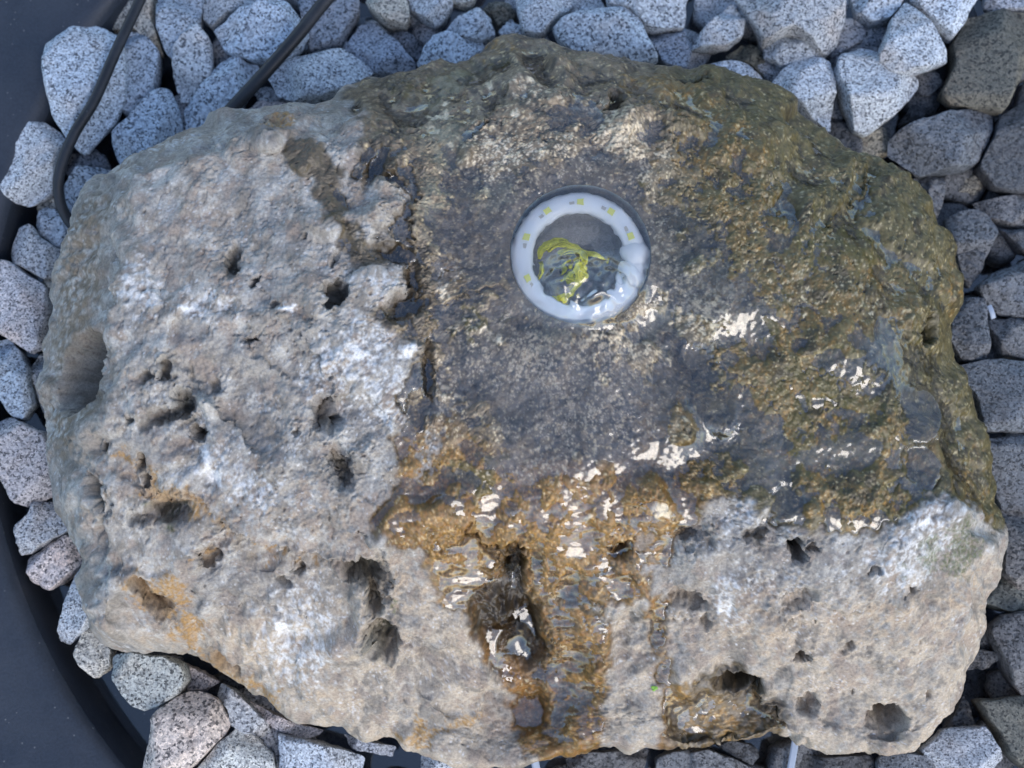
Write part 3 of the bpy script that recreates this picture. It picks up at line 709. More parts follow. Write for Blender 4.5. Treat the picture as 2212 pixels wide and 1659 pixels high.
# ------------------------------------------------------------------ the rock mesh
def build_rock():
    NA, NR = 1500, 470
    # outline, resampled evenly and slightly ragged
    x = np.append(ox, ox[0]); y = np.append(oy, oy[0]); z = np.append(oz, oz[0])
    s = np.concatenate([[0], np.cumsum(np.hypot(np.diff(x), np.diff(y)))])
    t = np.linspace(0, s[-1], NA, endpoint=False)
    rx, ry, rz = np.interp(t, s, x), np.interp(t, s, y), np.interp(t, s, z)
    ker = np.exp(-0.5 * (np.arange(-9, 10) / 3.0) ** 2); ker /= ker.sum()
    sm = lambda a: np.convolve(np.concatenate([a[-9:], a, a[:9]]), ker, 'valid')
    rx, ry, rz = sm(rx), sm(ry), sm(rz)
    ang = np.unwrap(np.arctan2(ry - BY, rx - BX))
    if ang[-1] < ang[0]:
        rx, ry, rz = rx[::-1], ry[::-1], rz[::-1]; ang = np.unwrap(np.arctan2(ry - BY, rx - BX))
    R = np.hypot(rx - BX, ry - BY)
    # keep the angle monotone
    ang = np.maximum.accumulate(ang + np.arange(NA) * 1e-9)
    ca, sa = np.cos(ang), np.sin(ang)
    f = np.linspace(0, 1, NR) ** 0.96
    rr = BORE_R + f[:, None] * (R - BORE_R)[None, :]
    X = BX + rr * ca; Y = BY + rr * sa
    H = sample(H0, X, Y)
    # roll the edge over to the silhouette height
    d = (1 - f[:, None]) * (R - BORE_R)[None, :]
    w = 0.016
    k = np.clip(1 - d / w, 0, 1)
    edge_z = rz[None, :]
    H = H * (1 - k ** 3) + np.minimum(H, edge_z + 0.012 * np.sqrt(np.clip(1 - k ** 2, 0, 1))) * k ** 3
    base = np.stack([X, Y, H], -1)
    # normals of the coarse surface
    du = np.gradient(base, axis=0); dv = np.roll(base, -1, 1) - np.roll(base, 1, 1)
    nrm = np.cross(du, dv); nrm /= np.maximum(np.linalg.norm(nrm, axis=-1, keepdims=True), 1e-12)
    nrm *= np.sign(nrm[..., 2:3] + 1e-9)
    dd = sample(D, X, Y)
    top = base + nrm * dd[..., None] * np.where(k > 0, 1 - 0.35 * k, 1)[..., None]
    # break up the walls of the holes with a little three-dimensional roughness
    gs = sample(steep[..., 0], X, Y)
    rg = np.random.default_rng(9); jit = np.zeros_like(top)
    for sc_, am_ in ((420, .35), (700, .28), (1100, .22), (1700, .16), (2600, .10)):
        for ax_ in range(3):
            for _ in range(3):
                v1 = rg.normal(size=3); v1 *= sc_ / np.linalg.norm(v1); v2 = rg.normal(size=3); v2 *= 0.6 * sc_ / np.linalg.norm(v2)
                jit[..., ax_] += am_ * np.sin(top @ v1 * 2.2 + 2.0 * np.sin(top @ v2 * 2.2 + rg.uniform(0, 6)) + rg.uniform(0, 6))
    gs = gs * (1 - 0.85 * sample(blobs([(1090,1345,100,100,0),(1145,1480,80,110,0)], 0.3, 0.5), X, Y))
    top = top + jit * 0.00058 * gs[..., None]
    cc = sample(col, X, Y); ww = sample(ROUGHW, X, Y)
    # bore wall: from the bottom up to the rim
    bz = [(-0.080, 0.0042), (-0.030, 0.0046), (-0.0215, 0.0052), (-0.0200, 0.0070), (-0.0190, 0.0120), (-0.0180, 0.0152), (-0.0150, 0.0160), (-0.0125, 0.0165), (-0.0105, 0.0175), (-0.0100, 0.0220), (-0.0096, 0.0254), (-0.0080, 0.0264), (-0.004, 0.0267), (-0.0012, 0.0269)]
    wall = []
    for zz, r0 in bz:
        wob = 1 + 0.012 * np.sin(3 * ang + 40 * zz) + 0.008 * np.sin(7 * ang + 1.0)
        wob = wob if r0 < 0.02 else 1.0
        wall.append(np.stack([BX + r0 * wob * ca, BY + r0 * wob * sa, np.full(NA, zb + zz)], -1))
    wall = np.array(wall)
    # underside: out of sight below the widest contour
    edge = top[-1]
    prof = [(0.2, -0.004), (0.9, -0.012), (2.5, -0.022), (6.0, -0.032), (11.0, -0.040)]
    skirt = []
    lump = np.interp(t, s, np.zeros_like(s))
    for q, (inn, dz) in enumerate(prof):
        off = inn * 1e-3 + 0.0012 * np.sin(ang * 23 + q) + 0.0009 * np.sin(ang * 57 - 2 * q)
        zz = np.maximum(edge[:, 2] + dz, -0.1395)
        skirt.append(np.stack([edge[:, 0] - off * ca, edge[:, 1] - off * sa, zz], -1))
    for fr, zz in ((0.80, -0.138), (0.60, -0.1395)):
        skirt.append(np.stack([BX + (R * fr) * ca, BY + (R * fr) * sa, np.full(NA, zz)], -1))
    skirt = np.array(skirt)
    V = np.concatenate([wall, top, skirt], 0)
    nr = V.shape[0]
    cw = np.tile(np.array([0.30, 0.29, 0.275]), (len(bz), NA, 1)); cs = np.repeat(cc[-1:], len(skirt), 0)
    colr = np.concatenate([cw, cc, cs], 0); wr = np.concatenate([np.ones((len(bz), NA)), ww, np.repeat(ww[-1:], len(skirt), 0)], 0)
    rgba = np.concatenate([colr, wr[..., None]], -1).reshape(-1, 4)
    verts = V.reshape(-1, 3)
    F = ring_faces(nr, NA)
    org = np.array([0.0, 0.0, -0.1395])
    o = mesh_obj('fountain_rock', verts - org, F, M_ROCK)
    o.location = org.tolist()
    # close the underside and the foot of the bore
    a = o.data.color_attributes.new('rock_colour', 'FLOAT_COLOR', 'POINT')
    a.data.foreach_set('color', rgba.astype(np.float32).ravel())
    tag(o, 'large pitted grey-brown limestone boulder, half wet, with a bored hole on top', 'rock')
    return o, top

rock, rock_top = build_rock()
HT = H0 + D       # full relief as a height map (good where the stone is not too steep)

# ------------------------------------------------------------------ water running over the stone
def build_water():
    slope = polymask([(780,1060),(1000,1050),(1520,1060),(1480,1200),(1420,1700),(1100,1700),(1000,1350),(900,1230)], 1.5, 3)
    smooth_hi = blur(HT, 5.5); smooth_lo = blur(HT, 2.4)
    rip_run = noise(61, 2.8, 10.0, 1.1, ax=1.7, ay=0.9)
    rip_top = noise(62, 2.4, 9, 1.0)
    rip_mid = noise(63, 3.2, 10, 1.0, ax=1.2, ay=0.9)
    lively = blobs([(1400,930,120,80,0,1),(1400,1030,160,50,0,1),(1220,940,60,60,0,.6),(1600,900,70,120,-20,.8),(1900,780,120,90,0,.9),(1930,900,110,80,0,.8),(1650,1000,70,90,0,.9),(1980,1000,80,60,0,.6),(1800,960,120,50,0,.7)], 0.6, 1.5)
    film = blobs([(1030,500,90,120,0,1),(1060,660,60,26,-10,.8),(1150,800,190,110,0,1),(1280,900,210,110,0,1),(1200,990,190,50,0,.9),(1530,840,80,140,-28,1),(1430,930,100,80,0,1),(1250,400,150,70,0,.9),(1450,560,110,110,0,.8),
        (1560,650,130,60,20,.9),(1980,880,80,90,0,1),(1900,760,130,70,0,.9),(1985,1000,70,60,40,1),(1700,1090,50,60,0,1),(1640,970,50,100,-15,1),(1800,960,130,40,0,.7),(1240,240,70,60,0,.8),(1000,290,60,30,0,.4),(1760,1130,160,30,0,.8),
        (900,860,50,90,0,1),(870,650,70,60,0,1),(850,545,70,40,0,1),(810,370,60,80,0,1),(1620,330,60,60,0,.5),(1700,520,80,60,0,.5),(1450,1100,80,40,0,.8),(690,390,40,60,-30,.4)], 0.5, 2.0)
    run = blobs([(1092,1350,78,84,-25,1),(1140,1420,44,60,-30,1),(1145,1530,56,70,10,1),(1130,1470,40,40,0,1)], 0.3, 0.8)
    film = np.clip(blur(np.maximum(np.maximum(film, slope), run), 2.2), 0, 1)
    W = (smooth_hi + 0.0004 + 0.0014 * film) * (1 - slope) + (smooth_lo + 0.00025) * slope
    W = W * (1 - run) + (blur(HT, 3.0) + 0.0005) * run
    for (px, py, rx, ry, rot, lev) in [(1090,1348,76,80,-25,0.45),(1143,1530,44,62,10,0.5)]:
        s_, q = ell(px, py, rx, ry, rot, 1.4, 0.4); ins = q < 1
        A = np.stack([GX[s_][ins], GY[s_][ins], np.ones(ins.sum())], -1)
        cf, *_r = np.linalg.lstsq(A, H0[s_][ins], rcond=None)
        g = cf[0] * GX[s_] + cf[1] * GY[s_]; g = g - g[ins].mean()
        pl = np.quantile(HT[s_][ins] - 0.45 * g[ins], lev) + 0.45 * g
        pl = np.minimum(pl, blur(HT, 4.0)[s_] + 0.0016)
        m = 1 - smst(0.75, 1.2, q)
        W[s_] = W[s_] * (1 - m) + pl * m
    W = W * film + (blur(HT, 3.6) - 0.0006) * (1 - film)
    W += slope * (1 - 0.8 * run) * 0.00026 * rip_run + (1 - slope) * 0.00009 * rip_top + lively * 0.00006 * rip_mid
    # still pools
    def pool(pts, zz, e=0.8):
        P = np.array(pts, float); m = polymask(pts, 0.3, e)
        return m
    for (px, py, rx, ry, rot, lev) in [(875,655,44,30,-25,0.6),(850,545,50,22,10,0.6),(893,605,16,44,0,0.6),(926,800,13,66,0,0.65),(905,890,26,44,0,0.7),(810,365,18,60,25,0.6),(850,386,32,13,10,0.6),
        (1590,1482,48,20,0,0.5),(1530,840,50,105,-28,0.85),(1985,900,54,66,-10,0.85),(1990,1005,50,42,40,0.85),(1700,1085,36,42,0,0.85)]:
        s, q = ell(px, py, rx, ry, rot, 1.5, 0.3)
        ins = q < 1.0
        if ins.sum() < 10: continue
        z = HT[s][ins]; lvl = np.quantile(z, lev)
        # the pool's level follows the run a little
        g = blur(H0, 4.0)[s]; pl = lvl + (0.2 if py > 1300 and px < 1200 else 0.12) * (g - g[ins].mean())
        m = 1 - smst(0.8, 1.15, q)
        W[s] = W[s] * (1 - m) + pl * m + m * 0.00002 * rip_top[s]
    # the spring: a low lumpy dome welling up over the bore, higher towards the front
    r = RB / 0.0266
    dome = np.clip(1 - r ** 2.4, 0, None)
    ex, ey = at_z(1266, 632, 0.004); ex = float(ex); ey = float(ey)
    bump = np.exp(-(((GX - ex) / 0.0190) ** 2 + ((GY - ey) / 0.0125) ** 2) ** 1.3)
    b2x, b2y = [float(q) for q in at_z(1222, 592, 0.006)]
    bub = np.exp(-((np.hypot(GX - b2x, GY - b2y) / 0.0082) ** 2) ** 1.6)
    b3x, b3y = [float(q) for q in at_z(1318, 612, 0.006)]
    bub3 = np.exp(-((np.hypot((GX - b3x) / 1.2, GY - b3y) / 0.0090) ** 2) ** 1.4)
    swirl = noise(64, 4.0, 12, 1.2)
    well = zb + 0.0009 + 0.0022 * np.sqrt(dome) + 0.0055 * bump + 0.0030 * bub + 0.0034 * bub3 + 0.00050 * swirl * np.clip(bump * 1.3, 0, 1) + 0.00010 * rip_top
    mk = 1 - smst(0.98, 1.22, r + 0.0 * r)
    mk = np.maximum(mk, smst(0.15, 0.5, bump))
    W = W * (1 - mk) + well * mk
    # the film thins out at the wet edge
    wedge = blur((wet > 0.5).astype(float), 0.9)
    W -= 0.0016 * (1 - smst(0.35, 0.85, wedge))
    tr = np.clip(blur((trail > 0.5).astype(float), 0.6) * 1.2, 0, 1) * (1 - m_main)
    W -= 0.0006 * tr
    HH = np.where(r < 1.03, zb - 0.01, HT)
    inside = polymask([tuple(p) for p in (OUT - np.array([1106, 880])) * 0.965 + np.array([1106, 880])], 0, 0.3) > 0.5
    keep = (wet > 0.12) & (W > HH - 0.0006) & inside
    idx = -np.ones((NY, NX), int)
    cell = keep[:-1, :-1] & keep[1:, :-1] & keep[:-1, 1:] & keep[1:, 1:]
    used = np.zeros((NY, NX), bool)
    used[:-1, :-1] |= cell; used[1:, :-1] |= cell; used[:-1, 1:] |= cell; used[1:, 1:] |= cell
    idx[used] = np.arange(used.sum())
    V = np.stack([GX[used], GY[used], W[used]], -1)
    j, i = np.nonzero(cell)
    F = np.stack([idx[j, i], idx[j, i + 1], idx[j + 1, i + 1], idx[j + 1, i]], -1)
    o = mesh_obj('water', V, F, M_WATER)
    tag(o, 'clear water welling from the bore and running down the stone', None, None, 'structure')
    return o
m_main = polymask(WET, 1.3, 0.45)
water = build_water()

# ------------------------------------------------------------------ light ring in the bore
def build_ring():
    root = bpy.data.objects.new('light_ring', None); C.objects.link(root)
    root.location = (BX - 0.0006, BY - 0.0007, zb - 0.0098)
    tag(root, 'milky white ring of small yellow light chips set in the bored hole', 'light ring')
    R0, r0 = 0.0212, 0.0040
    a0, a1 = rad(-25), rad(327)
    th = np.linspace(a0, a1, 150)
    sides = 16
    V = []
    for k, a in enumerate(th):
        w = 1 + 0.03 * math.sin(9 * a) + 0.02 * math.sin(23 * a)
        for q in range(sides):
            b = 2 * math.pi * q / sides
            cx = math.copysign(abs(math.cos(b)) ** 0.7, math.cos(b)); sx = math.copysign(abs(math.sin(b)) ** 0.7, math.sin(b))
            rr = R0 + r0 * w * cx
            V.append((rr * math.cos(a), rr * math.sin(a), 0.0040 + 0.0034 * sx))
    F = [tuple(f) for f in ring_faces(len(th), sides)]
    n = len(th); F.append(tuple(range(sides))[::-1]); F.append(tuple(range((n - 1) * sides, n * sides)))
    mesh_obj('silicone_tube', V, F, M_RING, root)
    # joint where the two ends of the strip meet: a lumpy silicone blob
    def lump(cx, cy, rx, ry, rz, rot, z0):
        Vv = []; nn, mm = 14, 9
        for i in range(mm + 1):
            p = math.pi * i / mm
            for j in range(nn):
                q = 2 * math.pi * j / nn
                k = 1 + 0.06 * math.sin(3 * q + i) + 0.04 * math.sin(5 * q)
                x = rx * k * math.sin(p) * math.cos(q); y = ry * k * math.sin(p) * math.sin(q)
                Vv.append((cx + x * math.cos(rot) - y * math.sin(rot), cy + x * math.sin(rot) + y * math.cos(rot), z0 - rz * math.cos(p)))
        return Vv, [tuple(f) for f in ring_faces(mm + 1, nn)]
    for (deg, rx, ry, rz, dr) in ((2, 0.0056, 0.0064, 0.0043, 0.0), (-22, 0.0052, 0.0056, 0.0040, -0.0006)):
        a = rad(deg)
        Vv, Ff = lump((R0 + dr) * math.cos(a), (R0 + dr) * math.sin(a), rx, ry, rz, a, 0.0043)
        mesh_obj('end_seal', Vv, Ff, M_RING, root)
    for deg in (21, 54, 88, 124, 160, 205):
        a = rad(deg); c, s = math.cos(a), math.sin(a)
        def slab(name, rad_, w, l, z0, z1, mat, da=0.0):
            aa = a + da; c, s = math.cos(aa), math.sin(aa)
            vs = []
            for zz in (z0, z1):
                for (u, v) in ((-l, -w), (l, -w), (l, w), (-l, w)):
                    vs.append((rad_ * c + v * c - u * s, rad_ * s + v * s + u * c, zz))
            fs = [(0, 3, 2, 1), (4, 5, 6, 7), (0, 1, 5, 4), (1, 2, 6, 5), (2, 3, 7, 6), (3, 0, 4, 7)]
            return mesh_obj(name, vs, fs, mat, root, False)
        slab('led_chip', R0, 0.0012, 0.0013, 0.0064, 0.0080, M_LED)
        slab('solder_pad', R0 - 0.0003, 0.0006, 0.0009, 0.0064, 0.0076, M_SOLDER, rad(9))
    return root
ring = build_ring()

# threads of algae in the mouth of the bore
def build_algae():
    rng = np.random.default_rng(5)
    bx, by = [float(q) for q in at_z(1225, 585, 0.0)]
    V, F = [], []
    z0 = zb - 0.0115
    def zp(X, Y):      # point on the enlarged print of the ring -> metres from the tuft's foot
        px = (1750 + X * 650 / 1797.0) * 2212 / 3648.0; py = (580 + Y * 650 / 1797.0) * 2212 / 3648.0
        x, y = at_z(px, py, 0.0); return float(x) - bx, float(y) - by
    bands = [([(500,930),(520,840),(640,770),(770,800),(900,850)], 34, 0.0090), ([(560,860),(700,800),(840,860),(960,900)], 26, 0.0100),
             ([(680,910),(800,870),(895,920),(895,1010),(865,1100),(800,1200),(700,1290)], 52, 0.0105), ([(880,870),(1040,930),(1130,1010)], 30, 0.0095),
             ([(450,1170),(540,1260),(600,1310),(665,1365)], 26, 0.0080), ([(830,1070),(805,1220),(720,1270),(640,1250)], 40, 0.0085), ([(510,960),(540,1060),(500,1150)], 22, 0.0070), ([(860,1390),(920,1410),(960,1380)], 26, 0.0070)]
    for k, (pts, w, hz) in enumerate(bands):
        P = spline([(*zp(*p), 0.0) for p in pts], 8); n = len(P)
        T_ = np.gradient(P, axis=0); T_ /= np.linalg.norm(T_, axis=1)[:, None]; S_ = np.stack([-T_[:, 1], T_[:, 0], 0 * T_[:, 0]], -1)
        t = np.linspace(0, 1, n)
        ww = w * 0.0000396 * np.sin(math.pi * (0.10 + 0.8 * t))
        zz = hz * (0.55 + 0.45 * np.sin(math.pi * t))
        b = len(V)
        for q in range(n):
            for u in (-1, -0.3, 0.4, 1):
                V.append(tuple(P[q] + S_[q] * u * ww[q] + np.array([0, 0, zz[q] - 0.0009 * u * u + 0.0005 * math.sin(6 * t[q] + 3 * u + k)])))
        F += [tuple(b + f for f in g) for g in ring_faces(n, 4, 0, False)]
        for h_ in range(6):
            o1, o2 = rng.uniform(-1.7, 1.7, 2)
            pth = P + S_ * ((o1 + (o2 - o1) * t + 0.35 * np.sin(5 * t + h_)) * np.maximum(ww, 0.0006))[:, None]
            pth[:, 2] = zz - rng.uniform(-0.0006, 0.004) + 0.0005 * np.sin(7 * t + h_)
            v, f = tube(pth, np.linspace(0.00030, 0.00014, n), 4)
            b = len(V); V += [tuple(p) for p in v]; F += [tuple(i + b for i in g) for g in f]
    # stalk down into the bore
    v, f = tube([(0, 0, -0.004), (0.0005, 0, 0.001), (0.001, 0.002, 0.006)], 0.0007, 6); b = len(V)
    V += [tuple(p) for p in v]; F += [tuple(i + b for i in g) for g in f]
    m = plain('algae_threads', (0.56, 0.52, 0.03), 0.45, 0.2, 900, var=0.35)
    o = mesh_obj('algae_tuft', V, F, m)
    o.location = (bx, by, z0)
    tag(o, 'yellow-green tuft of thread algae swirling in the bored hole', 'algae')
build_algae()

# ------------------------------------------------------------------ basin
BCX, BCY = [float(q) for q in at_z(1290, 745, -0.088)]
BR = 1350 * SPX * (CAM[2] + 0.088) / DIST
FLOOR_Z = -0.140
def lathe(prof, seg=160):
    V = []
    for r, z in prof:
        for k in range(seg):
            a = 2 * math.pi * k / seg; V.append((r * math.cos(a), r * math.sin(a), z))
    return V, ring_faces(len(prof), seg)
basin = bpy.data.objects.new('water_basin', None); C.objects.link(basin); basin.location = (BCX, BCY, -0.150)
tag(basin, 'round black plastic basin holding the rock and granite chips', 'basin')
prof_w = [(BR - 0.012, 0.0101), (BR - 0.006, 0.014), (BR - 0.003, 0.022), (BR - 0.001, 0.05), (BR, 0.0585)]
V, F = lathe(prof_w); mesh_obj('side_wall', V, F, M_PLASTIC, basin)
prof_r = [(BR, 0.0585), (BR + 0.001, 0.0605), (BR + 0.003, 0.0625), (BR + 0.007, 0.0638), (BR + 0.02, 0.0645), (BR + 0.09, 0.0665), (BR + 0.105, 0.066), (BR + 0.108, 0.063), (BR + 0.108, 0.0), (BR + 0.104, 0.0), (BR + 0.104, 0.060), (BR + 0.02, 0.058), (BR + 0.004, 0.052)]
V, F = lathe(prof_r); mesh_obj('rim', V, F, M_PLASTIC, basin)
prof_f = [(0.0005, 0.0), (BR - 0.012, 0.0), (BR - 0.012, 0.010), (0.0005, 0.010)]
V, F = lathe(prof_f); mesh_obj('floor_plate', V, F, M_PLASTIC, basin)
gp = [(-1.5, -1.5, -0.1505), (1.5, -1.5, -0.1505), (1.5, 1.5, -0.1505), (-1.5, 1.5, -0.1505)]
tag(mesh_obj('ground', gp, [(0, 1, 2, 3)], M_GROUND, None, False), None, None, None, 'structure')
V, F = lathe([(0.0005, -0.1185), (BR - 0.003, -0.1185)], 120)
bw = mesh_obj('basin_water', V, F, M_WATER); bw.location = (BCX, BCY, 0)
tag(bw, 'shallow still water standing in the black basin', None, None, 'structure')

# ------------------------------------------------------------------ granite chips
T = 737.333; Q = 553.0
def tile(c, r, pts):
    return [(c * T + x / 3.0, r * Q + y / 3.0) for x, y in pts]
DRYT = (0.92, 0.99, 1.07); BEI = (1.02, 0.97, 0.86); PNK = (1.05, 0.93, 0.89); BLU = (0.93, 0.98, 1.05); DRK = (0.62, 0.64, 0.70)  # DRK: same pale granite with shade put into the tint
WETC = (0.27, 0.275, 0.29); WETD = (0.17, 0.175, 0.19); OLV = (0.30, 0.29, 0.24); WETL = (0.35, 0.355, 0.37)
G_BACK = 'pale dry granite chips behind the rock'; G_LEFT = 'granite chips between the rock and the basin wall'
G_RIGHT = 'dark wet granite chips along the wet flank of the rock'; G_FRONT = 'granite chips under the front edge of the rock'
G_LOW = 'granite chips lying deeper between the others'
# (tile col, row, outline on the enlarged tile, layer mm, thickness mm, tint, wet, label or None, group, ridge or None)
S = []
def st(c, r, pts, lay, th, tint, wet_, label, group, seed=None):
    S.append((tile(c, r, pts), lay, th, tint, wet_, label, group))
# --- left and back-left
st(0,0,[(380,85),(520,110),(690,200),(800,260),(830,480),(820,660),(740,800),(560,1000),(480,960),(380,820),(320,600),(295,420),(310,240),(330,150)],4,13,DRYT,0,'big pointed pale granite chip under the thinner black cable',G_LEFT)
st(0,0,[(700,215),(880,190),(980,250),(1040,340),(1035,460),(1000,600),(930,740),(880,755),(800,740),(770,500)],-3,11,BLU,0,'half-hidden rounded pale chip tucked behind the big pointed chip',G_LEFT)
st(0,0,[(640,-80),(1000,-80),(1010,150),(1050,350),(1000,330),(880,200),(720,210),(650,100)],-8,11,BEI,0,'beige-tinted granite chip crossed by the thinner black cable',G_LEFT)
st(0,0,[(130,785),(270,790),(400,850),(445,930),(405,1010),(370,1100),(330,1250),(180,1340),(60,1290),(0,1200),(40,1100),(40,960),(80,850)],1,13,DRYT,0,'rounded pale chip standing alone against the basin wall',G_LEFT)
st(0,0,[(1012,-60),(1310,-60),(1300,160),(1240,200),(1130,390),(1080,350),(1020,180)],-2,11,DRYT,0,None,G_BACK)
st(0,0,[(1130,330),(1250,165),(1310,180),(1370,270),(1385,480),(1260,640),(1170,660),(1118,500)],-1,12,DRYT,0,None,G_BACK)
st(0,0,[(1315,-60),(1740,-60),(1720,25),(1500,95),(1375,190),(1310,130)],-3,11,DRYT,0,None,G_BACK)
st(0,0,[(1370,190),(1550,80),(1720,30),(1860,20),(1930,110),(2000,220),(1960,320),(1860,390),(1650,400),(1450,330)],2,12,DRYT,0,'broad pale granite chip under the middle of the thicker black cable',G_BACK)
st(0,0,[(1185,700),(1300,600),(1430,400),(1530,370),(1680,420),(1640,560),(1480,760),(1330,900),(1190,900)],0,12,DRYT,0,'long pale chip lying beneath the end of the thicker black cable',G_BACK)
S.append(([(580,170),(590,140),(640,120),(740,107),(790,135),(812,155),(770,190),(700,215),(640,222),(600,205)],2,11,DRYT,0,'flat oval pale chip touching the rock beside the thicker cable',G_BACK))
st(0,0,[(725,890),(860,760),(1000,600),(1110,580),(1160,700),(1180,880),(1050,1000),(780,1100),(740,980)],0,12,DRYT,0,'square-topped pale chip wedged against the rock between the two cables',G_LEFT)
S.append(([(645,10),(665,-20),(775,-20),(778,30),(760,60),(735,100),(670,112),(655,60)],-4,11,DRK,0,None,G_BACK))
st(0,0,[(520,1090),(640,1080),(740,1090),(720,1200),(600,1330),(470,1400),(410,1310),(410,1200)],-1,11,DRYT,0,'small pale chip in the bend of the thinner black cable',G_LEFT)
st(0,0,[(215,1440),(300,1340),(420,1390),(480,1480),(500,1640),(420,1640),(260,1520)],-3,11,DRYT,0,None,G_LEFT)
st(0,0,[(130,1480),(220,1465),(280,1550),(430,1640),(450,1700),(430,1760),(300,1820),(210,1770),(70,1700),(65,1640)],0,11,BLU,0,None,G_LEFT)
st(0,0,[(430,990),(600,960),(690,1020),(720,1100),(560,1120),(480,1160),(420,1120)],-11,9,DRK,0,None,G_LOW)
st(0,0,[(250,1300),(340,1220),(400,1340),(300,1420),(245,1380)],-12,9,BEI,0,None,G_LOW)
st(0,0,[(1560,760),(1680,660),(1860,670),(1850,760),(1650,840)],-7,9,PNK,0,None,G_LOW)
st(0,0,[(1640,600),(1740,560),(1860,660),(1800,720),(1680,680)],-10,9,DRYT,0,None,G_LOW)
st(0,1,[(-50,40),(60,30),(190,120),(310,190),(330,400),(280,600),(210,630),(80,550),(-50,480)],1,12,PNK,0,'blocky granite chip with a rosy lower face by the left flank',G_LEFT)
st(0,1,[(270,215),(390,60),(450,60),(430,250),(340,400),(290,340)],-4,10,BEI,0,None,G_LEFT)
st(0,1,[(-60,540),(60,520),(130,610),(190,720),(222,950),(170,1070),(80,1040),(20,940),(-60,880)],2,12,DRYT,0,'smooth long pale chip with a rusty tip by the left flank',G_LEFT)
st(0,1,[(200,700),(280,620),(340,700),(350,1000),(290,1040),(240,900)],-4,11,DRYT,0,None,G_LEFT)
st(0,1,[(-60,1080),(80,1045),(200,1100),(320,1150),(400,1400),(390,1540),(200,1625),(100,1600),(20,1450),(-50,1380)],1,12,PNK,0,'pinkish flat granite chip touching the lower left flank of the rock',G_LEFT)
st(0,2,[(105,100),(200,0),(230,-70),(390,-50),(450,60),(460,125),(300,205),(200,270),(135,280)],0,12,BLU,0,'chip with a bluish top and a broken pink front edge',G_LEFT)
st(0,2,[(180,290),(300,230),(440,140),(540,190),(595,240),(545,330),(440,430),(320,520),(220,460),(180,390)],-3,12,PNK,0,'ridged pink-grey chip below the one with the broken front edge',G_LEFT)
st(0,2,[(545,310),(610,270),(640,600),(560,780),(450,860),(380,840),(375,770),(420,640),(450,520)],0,12,DRYT,0,'narrow upright pale chip leaning on the lower left flank',G_LEFT)
st(0,2,[(495,890),(580,690),(640,800),(735,890),(722,1010),(620,1085),(540,1010),(490,940)],-3,12,BEI,0,None,G_LEFT)
st(0,2,[(730,930),(880,900),(1080,930),(1190,980),(1220,1080),(1180,1170),(1050,1260),(940,1290),(860,1240),(740,1080)],1,13,(1.02,1.0,0.9),0,'rounded cream granite chip with few specks below the front-left corner',G_FRONT)
st(0,2,[(850,880),(1000,880),(1180,950),(1170,990),(1000,960)],-12,9,DRK,0,None,G_LOW)
st(0,2,[(1200,980),(1330,1040),(1430,1100),(1300,1165),(1220,1160)],-10,9,PNK,0,None,G_LOW)
st(0,2,[(990,1310),(1200,1170),(1300,1160),(1420,1220),(1490,1350),(1460,1450),(1250,1659),(1100,1760),(920,1700),(980,1480)],3,14,(1.02,0.97,0.96),0,'large two-faced chip, blue-grey side and pinkish top, at the basin wall',G_FRONT)
st(0,2,[(1400,1190),(1430,1110),(1530,1150),(1640,1260),(1755,1380),(1740,1450),(1660,1470),(1500,1390),(1480,1270)],-4,12,DRYT,0,None,G_FRONT)
st(0,2,[(1250,1690),(1390,1520),(1550,1390),(1690,1480),(1790,1590),(1790,1760),(1500,1820),(1230,1760)],-1,12,(1.0,0.99,0.92),0,'speckled grey-green chip beside the large two-faced chip',G_FRONT)
st(0,2,[(1530,1190),(1700,1270),(1950,1380),(2110,1420),(1980,1480),(1800,1410),(1620,1290)],-3,10,PNK,0,'thin pink sliver of granite under the front edge of the rock',G_FRONT)
st(0,2,[(1800,1430),(1970,1465),(2212,1530),(2360,1590),(2345,1760),(1800,1760),(1810,1560)],0,12,BLU,0,'broad bluish chip with a flat top under the front edge',G_FRONT)
st(1,2,[(10,1440),(120,1470),(345,1520),(330,1590),(60,1530)],-6,10,DRK,0,None,G_LOW)
st(1,2,[(510,1580),(600,1555),(840,1640),(800,1760),(540,1760)],-5,11,BLU,0,None,G_FRONT)
st(1,2,[(1450,1600),(1560,1555),(1800,1540),(2000,1530),(1960,1720),(1480,1750)],-6,11,WETC,1,None,G_FRONT)
st(1,2,[(2040,1600),(2120,1550),(2330,1520),(2280,1740),(2050,1750)],-5,11,WETC,1,None,G_FRONT)
# --- front right
st(2,2,[(0,1570),(150,1530),(300,1580),(450,1659),(430,1760),(20,1760)],-2,11,WETL,1,None,G_FRONT)
st(2,2,[(200,1500),(300,1470),(470,1510),(500,1590),(450,1640),(320,1580)],-7,10,WETD,1,None,G_LOW)
st(2,2,[(740,1560),(900,1590),(1200,1560),(1250,1650),(1100,1760),(760,1760)],-6,11,WETD,1,None,G_FRONT)
st(2,2,[(1250,1600),(1290,1550),(1600,1570),(1660,1700),(1600,1780),(1260,1780)],-1,12,WETL,0.5,None,G_FRONT)
st(2,2,[(1530,1540),(1700,1410),(1950,1380),(2020,1480),(2080,1600),(2000,1680),(1900,1760),(1680,1760),(1600,1640)],1,13,(0.82,0.83,0.86),0.2,'light grey block of granite off the front right corner',G_FRONT)
st(2,2,[(1900,1220),(2212,1190),(2350,1200),(2350,1659),(2212,1680),(2090,1560),(2040,1440),(1960,1340)],-1,13,OLV,0.5,'dark lichen-stained chip next to the light grey block',G_RIGHT)
st(2,2,[(1690,1400),(1830,1180),(1890,1380),(1770,1410)],-9,10,WETC,1,None,G_LOW)
